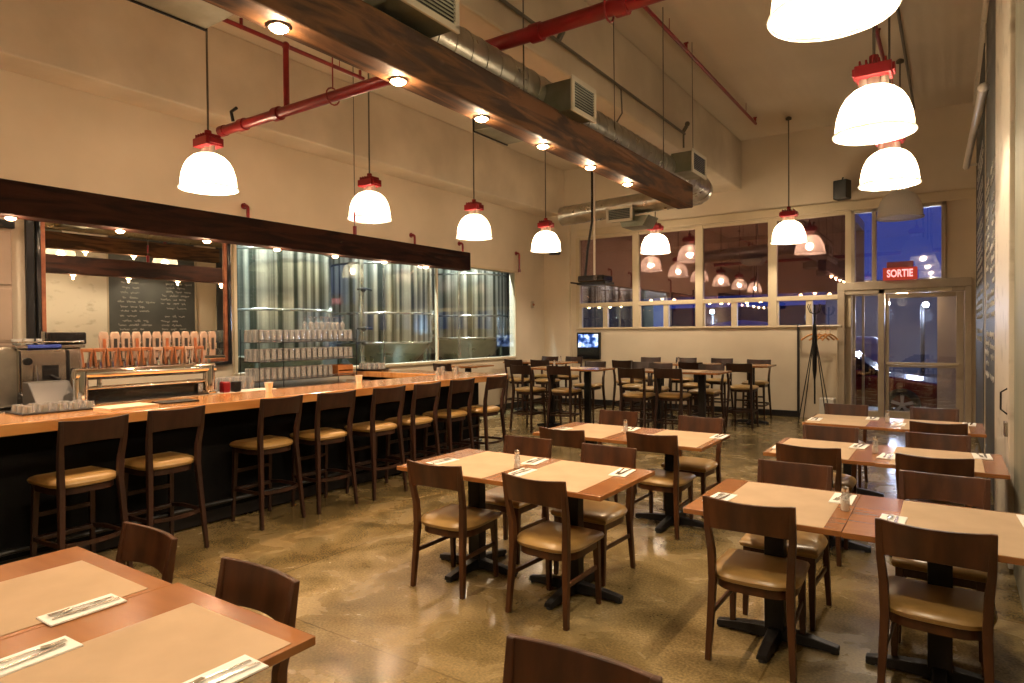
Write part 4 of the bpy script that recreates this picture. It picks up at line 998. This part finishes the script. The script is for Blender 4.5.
# vestibule
v = MB().box(-1.75, -1.65, YE + 1.55, YE + 1.65, 0, 2.45).box(-1.2, -1.12, YE + 1.55, YE + 1.65, 0, 2.45).box(-1.42, -1.38, YE + .9, YE + .95, 0, 2.45).box(-1.55, -1.5, YE + .6, YE + .66, 0, 2.45).box(-1.75, .4, YE + 1.5, YE + 1.7, 2.35, 2.5)
v.box(-1.75, -1.65, YE + .15, YE + 1.6, 2.35, 2.45)
struct(v.build('trim_5', M['frame']))
struct(MB().box(-.20, .45, YE + 1.0, YE + 1.1, -.15, 2.5).build('wall_vestibule', M['wall']))
struct(MB().box(-1.8, .5, YE + .15, YE + 1.7, -.15, -.01).build('floor_vestibule', M['raw']))
t = thing('vestibule_lamp', 'small round lamp in the entrance vestibule beyond the door', 'lamp', (-.75, YE + .85, 2.34))
MB().lathe([(.10, .02), (.10, -.01), (.07, -.05), (0, -.065)], 20).build('lamp_cover', M['bulbs'], t, smooth=True)
MB().box(-.5, .5, -.03, .03, .02, .05).build('mounting_bar', M['frame'], t)
ld = bpy.data.lights.new('vestibule', 'POINT'); ld.energy = 14; ld.color = (1, .82, .6); ld.shadow_soft_size = .08
lo = bpy.data.objects.new('lamp_light', ld); col.objects.link(lo); lo.parent = t; lo.location = (0, 0, -.16)
def car():
    t = thing('parked_car', 'dark red car with alloy wheels parked outside the glass door', 'car', (-2.12, 16.4, -.22))
    # side view profile in (x, z), front towards +x
    low = [(-2.1, .25), (2.1, .25), (2.15, .45), (2.1, .68), (1.95, .78), (1.0, .92), (-1.7, .95), (-2.1, .88), (-2.15, .5)]
    MB().prism(low, 'y', -.85, .85).build('body', M['carpaint'], t, bevel=.07, seg=4)
    cab = [(-1.75, .93), (1.0, .90), (.35, 1.38), (-.2, 1.45), (-1.05, 1.42), (-1.5, 1.2)]
    MB().prism(cab, 'y', -.72, .72).build('window_band', M['blackgl'], t, bevel=.05, seg=3)
    MB().prism([(.38, 1.39), (-.2, 1.47), (-1.1, 1.44), (-1.15, 1.40), (-.2, 1.42), (.36, 1.34)], 'y', -.66, .66).build('roof', M['carpaint'], t, bevel=.01)
    for x in (-1.3, 1.3):
        for s in (-1, 1):
            wy = s * .80
            wh = MB().lathe([(.20, -.10), (.31, -.10), (.335, -.06), (.335, .06), (.31, .10), (.20, .10)], 36)
            o = wh.build('wheel', M['rubber'], t, smooth=True)
            o.matrix_local = Matrix.Translation((x, wy, .33)) @ Matrix.Rotation(PI / 2, 4, 'X')
            rm = MB().lathe([(.235, -.09), (.25, -.1), (.25, .1), (.235, .09)], 36).tube([(0, 0, -.095), (0, 0, .095)], .05, 12)
            for k in range(5):
                a = 2 * PI * k / 5 + .3
                for zz in (-.09, .09):
                    rm.bar((.03 * math.cos(a), .03 * math.sin(a), zz), (.24 * math.cos(a), .24 * math.sin(a), zz), .05, .02, .075, .02)
            r_ = rm.build('rim', M['alloy'], o)
    MB().box(2.06, 2.14, .4, .75, .58, .7).box(2.06, 2.14, -.75, -.4, .58, .7).build('headlamp', M['ceramic'], t, bevel=.01)
    MB().box(-2.15, -2.08, .45, .8, .65, .8).box(-2.15, -2.08, -.8, -.45, .65, .8).build('tail_lamp', M['taillight'], t, bevel=.01)
    MB().box(.45, .6, -.98, -.84, .92, 1.04).build('side_mirror', M['carpaint'], t, bevel=.02)
car()
def building(x, y, w_, d, h_, lb, n, warm=False):
    t = thing('building', lb, 'building', (x, y, -.15))
    MB().box(-w_ / 2, w_ / 2, 0, d, 0, h_).build('wall', M['facade'], t)
    for i in range(n):
        for j in range(max(1, int(h_ / 3))):
            if random.random() < .55:
                xx = -w_ / 2 + (i + .5) * w_ / n
                MB().box(xx - .3, xx + .3, -.03, 0, 1.3 + j * 2.6, 2.0 + j * 2.6).build('window', M['winwarm' if random.random() < .3 else 'winlit'], t)
building(-26, 42, 12, 8, 4.2, 'dark building across the street seen through the left lower windows', 8)
building(-12, 50, 14, 8, 3.6, 'dark building with lit windows straight beyond the window wall', 7)
building(1, 31, 11, 6, 3.9, 'dark building beyond the parked car outside the door', 0)
def street_lamp(x, y, z, lb):
    t = thing('street_lamp', lb, 'street lamp', (x, y, -.15))
    MB().tube([(0, 0, 0), (0, 0, z), (.1, -.3, z + .1)], .06, 8).build('pole', M['black'], t)
    MB().sphere((.1, -.4, z), .09, 10).build('lamp_head', M['lamp_out'], t, smooth=True)
    ld = bpy.data.lights.new('street', 'POINT'); ld.energy = 260; ld.color = (.6, .72, 1); ld.shadow_soft_size = .2
    lo = bpy.data.objects.new('lamp_light', ld); col.objects.link(lo); lo.parent = t; lo.location = (.1, -.4, z - .35)
street_lamp(-8.2, 27, 2.6, 'street lamp shining through the third lower window')
street_lamp(-4.0, 24, 2.6, 'street lamp shining through the fourth lower window')
street_lamp(-1.9, 26, 2.7, 'street lamp behind the sidelight of the door')
street_lamp(-.75, 25, 2.6, 'street lamp seen through the door glass')
t = thing('string_lights', 'string of small warm bulbs hung outside the lower windows', 'string lights', (0, 0, 0))
pts = [(-20 + k * .45, 24 + .1 * math.sin(k), 3.0 - .25 * math.sin((k % 12) / 12 * PI)) for k in range(38)]
MB().tube(pts, .012, 4).build('cord', M['black'], t)
m = MB()
for p in pts[::1]: m.sphere((p[0], p[1], p[2] - .08), .055, 6)
bu = m.build('bulbs', M['string_out'], t); bu['kind'] = 'stuff'
t = tag(MB().sphere((0, 0, 0), 1.4, 20, .55).build('covered_boat', M['snow'], smooth=True, loc=(-5.2, 20, .75)), 'pale blue tarpaulin mound outside the fourth lower window', 'tarpaulin'); t.scale = (1.5, 1, 1.6)
t = tag(MB().box(-1.2, 1.2, -.6, .6, 0, 1.6).build('parked_van', M['snow'], bevel=.2, loc=(-2.9, 22, -.15)), 'pale blue van beyond the door sidelight', 'van')

# candle-like glow on the foot of table is a reflection; nothing built

# ------------------------------------------------------------------ extra real light: brewery lamps
def area(x, y, z, sx, sy, e, c, rot=(0, 0, 0)):
    ld = bpy.data.lights.new('strip', 'AREA'); ld.shape = 'RECTANGLE'; ld.size = sx; ld.size_y = sy; ld.energy = e; ld.color = c
    lo = bpy.data.objects.new('strip_light', ld); col.objects.link(lo); lo.location = (x, y, z); lo.rotation_euler = rot
for y in (5.6, 8.05, 10.95): area(-8.5, y, 4.28, .1, 1.2, 130, (.84, .94, 1))

# world: blue dusk
w = bpy.data.worlds.new('dusk'); sc.world = w; w.use_nodes = True
nt = w.node_tree; bg = nt.nodes['Background']
tc = nt.nodes.new('ShaderNodeTexCoord'); sp = nt.nodes.new('ShaderNodeSeparateXYZ'); rp = nt.nodes.new('ShaderNodeValToRGB')
nt.links.new(tc.outputs['Generated'], sp.inputs[0]); nt.links.new(sp.outputs[2], rp.inputs[0]); nt.links.new(rp.outputs[0], bg.inputs[0])
e = rp.color_ramp.elements; e[0].position = 0; e[0].color = (.030, .048, .22, 1); e[1].position = .5; e[1].color = (.005, .016, .19, 1)
bg.inputs[1].default_value = .85

vs = sc.view_settings; sc.display_settings.display_device = 'sRGB'
vs.view_transform = 'Standard'; vs.look = 'None'; vs.gamma = 1; vs.use_curve_mapping = False; vs.exposure = 0.55
sc.cycles.use_denoising = True
sc.cycles.max_bounces = 10; sc.cycles.transparent_max_bounces = 24; sc.cycles.diffuse_bounces = 4; sc.cycles.glossy_bounces = 5
sc.cycles.sample_clamp_indirect = 6; sc.cycles.blur_glossy = .5
sc.cycles.caustics_reflective = False; sc.cycles.caustics_refractive = False
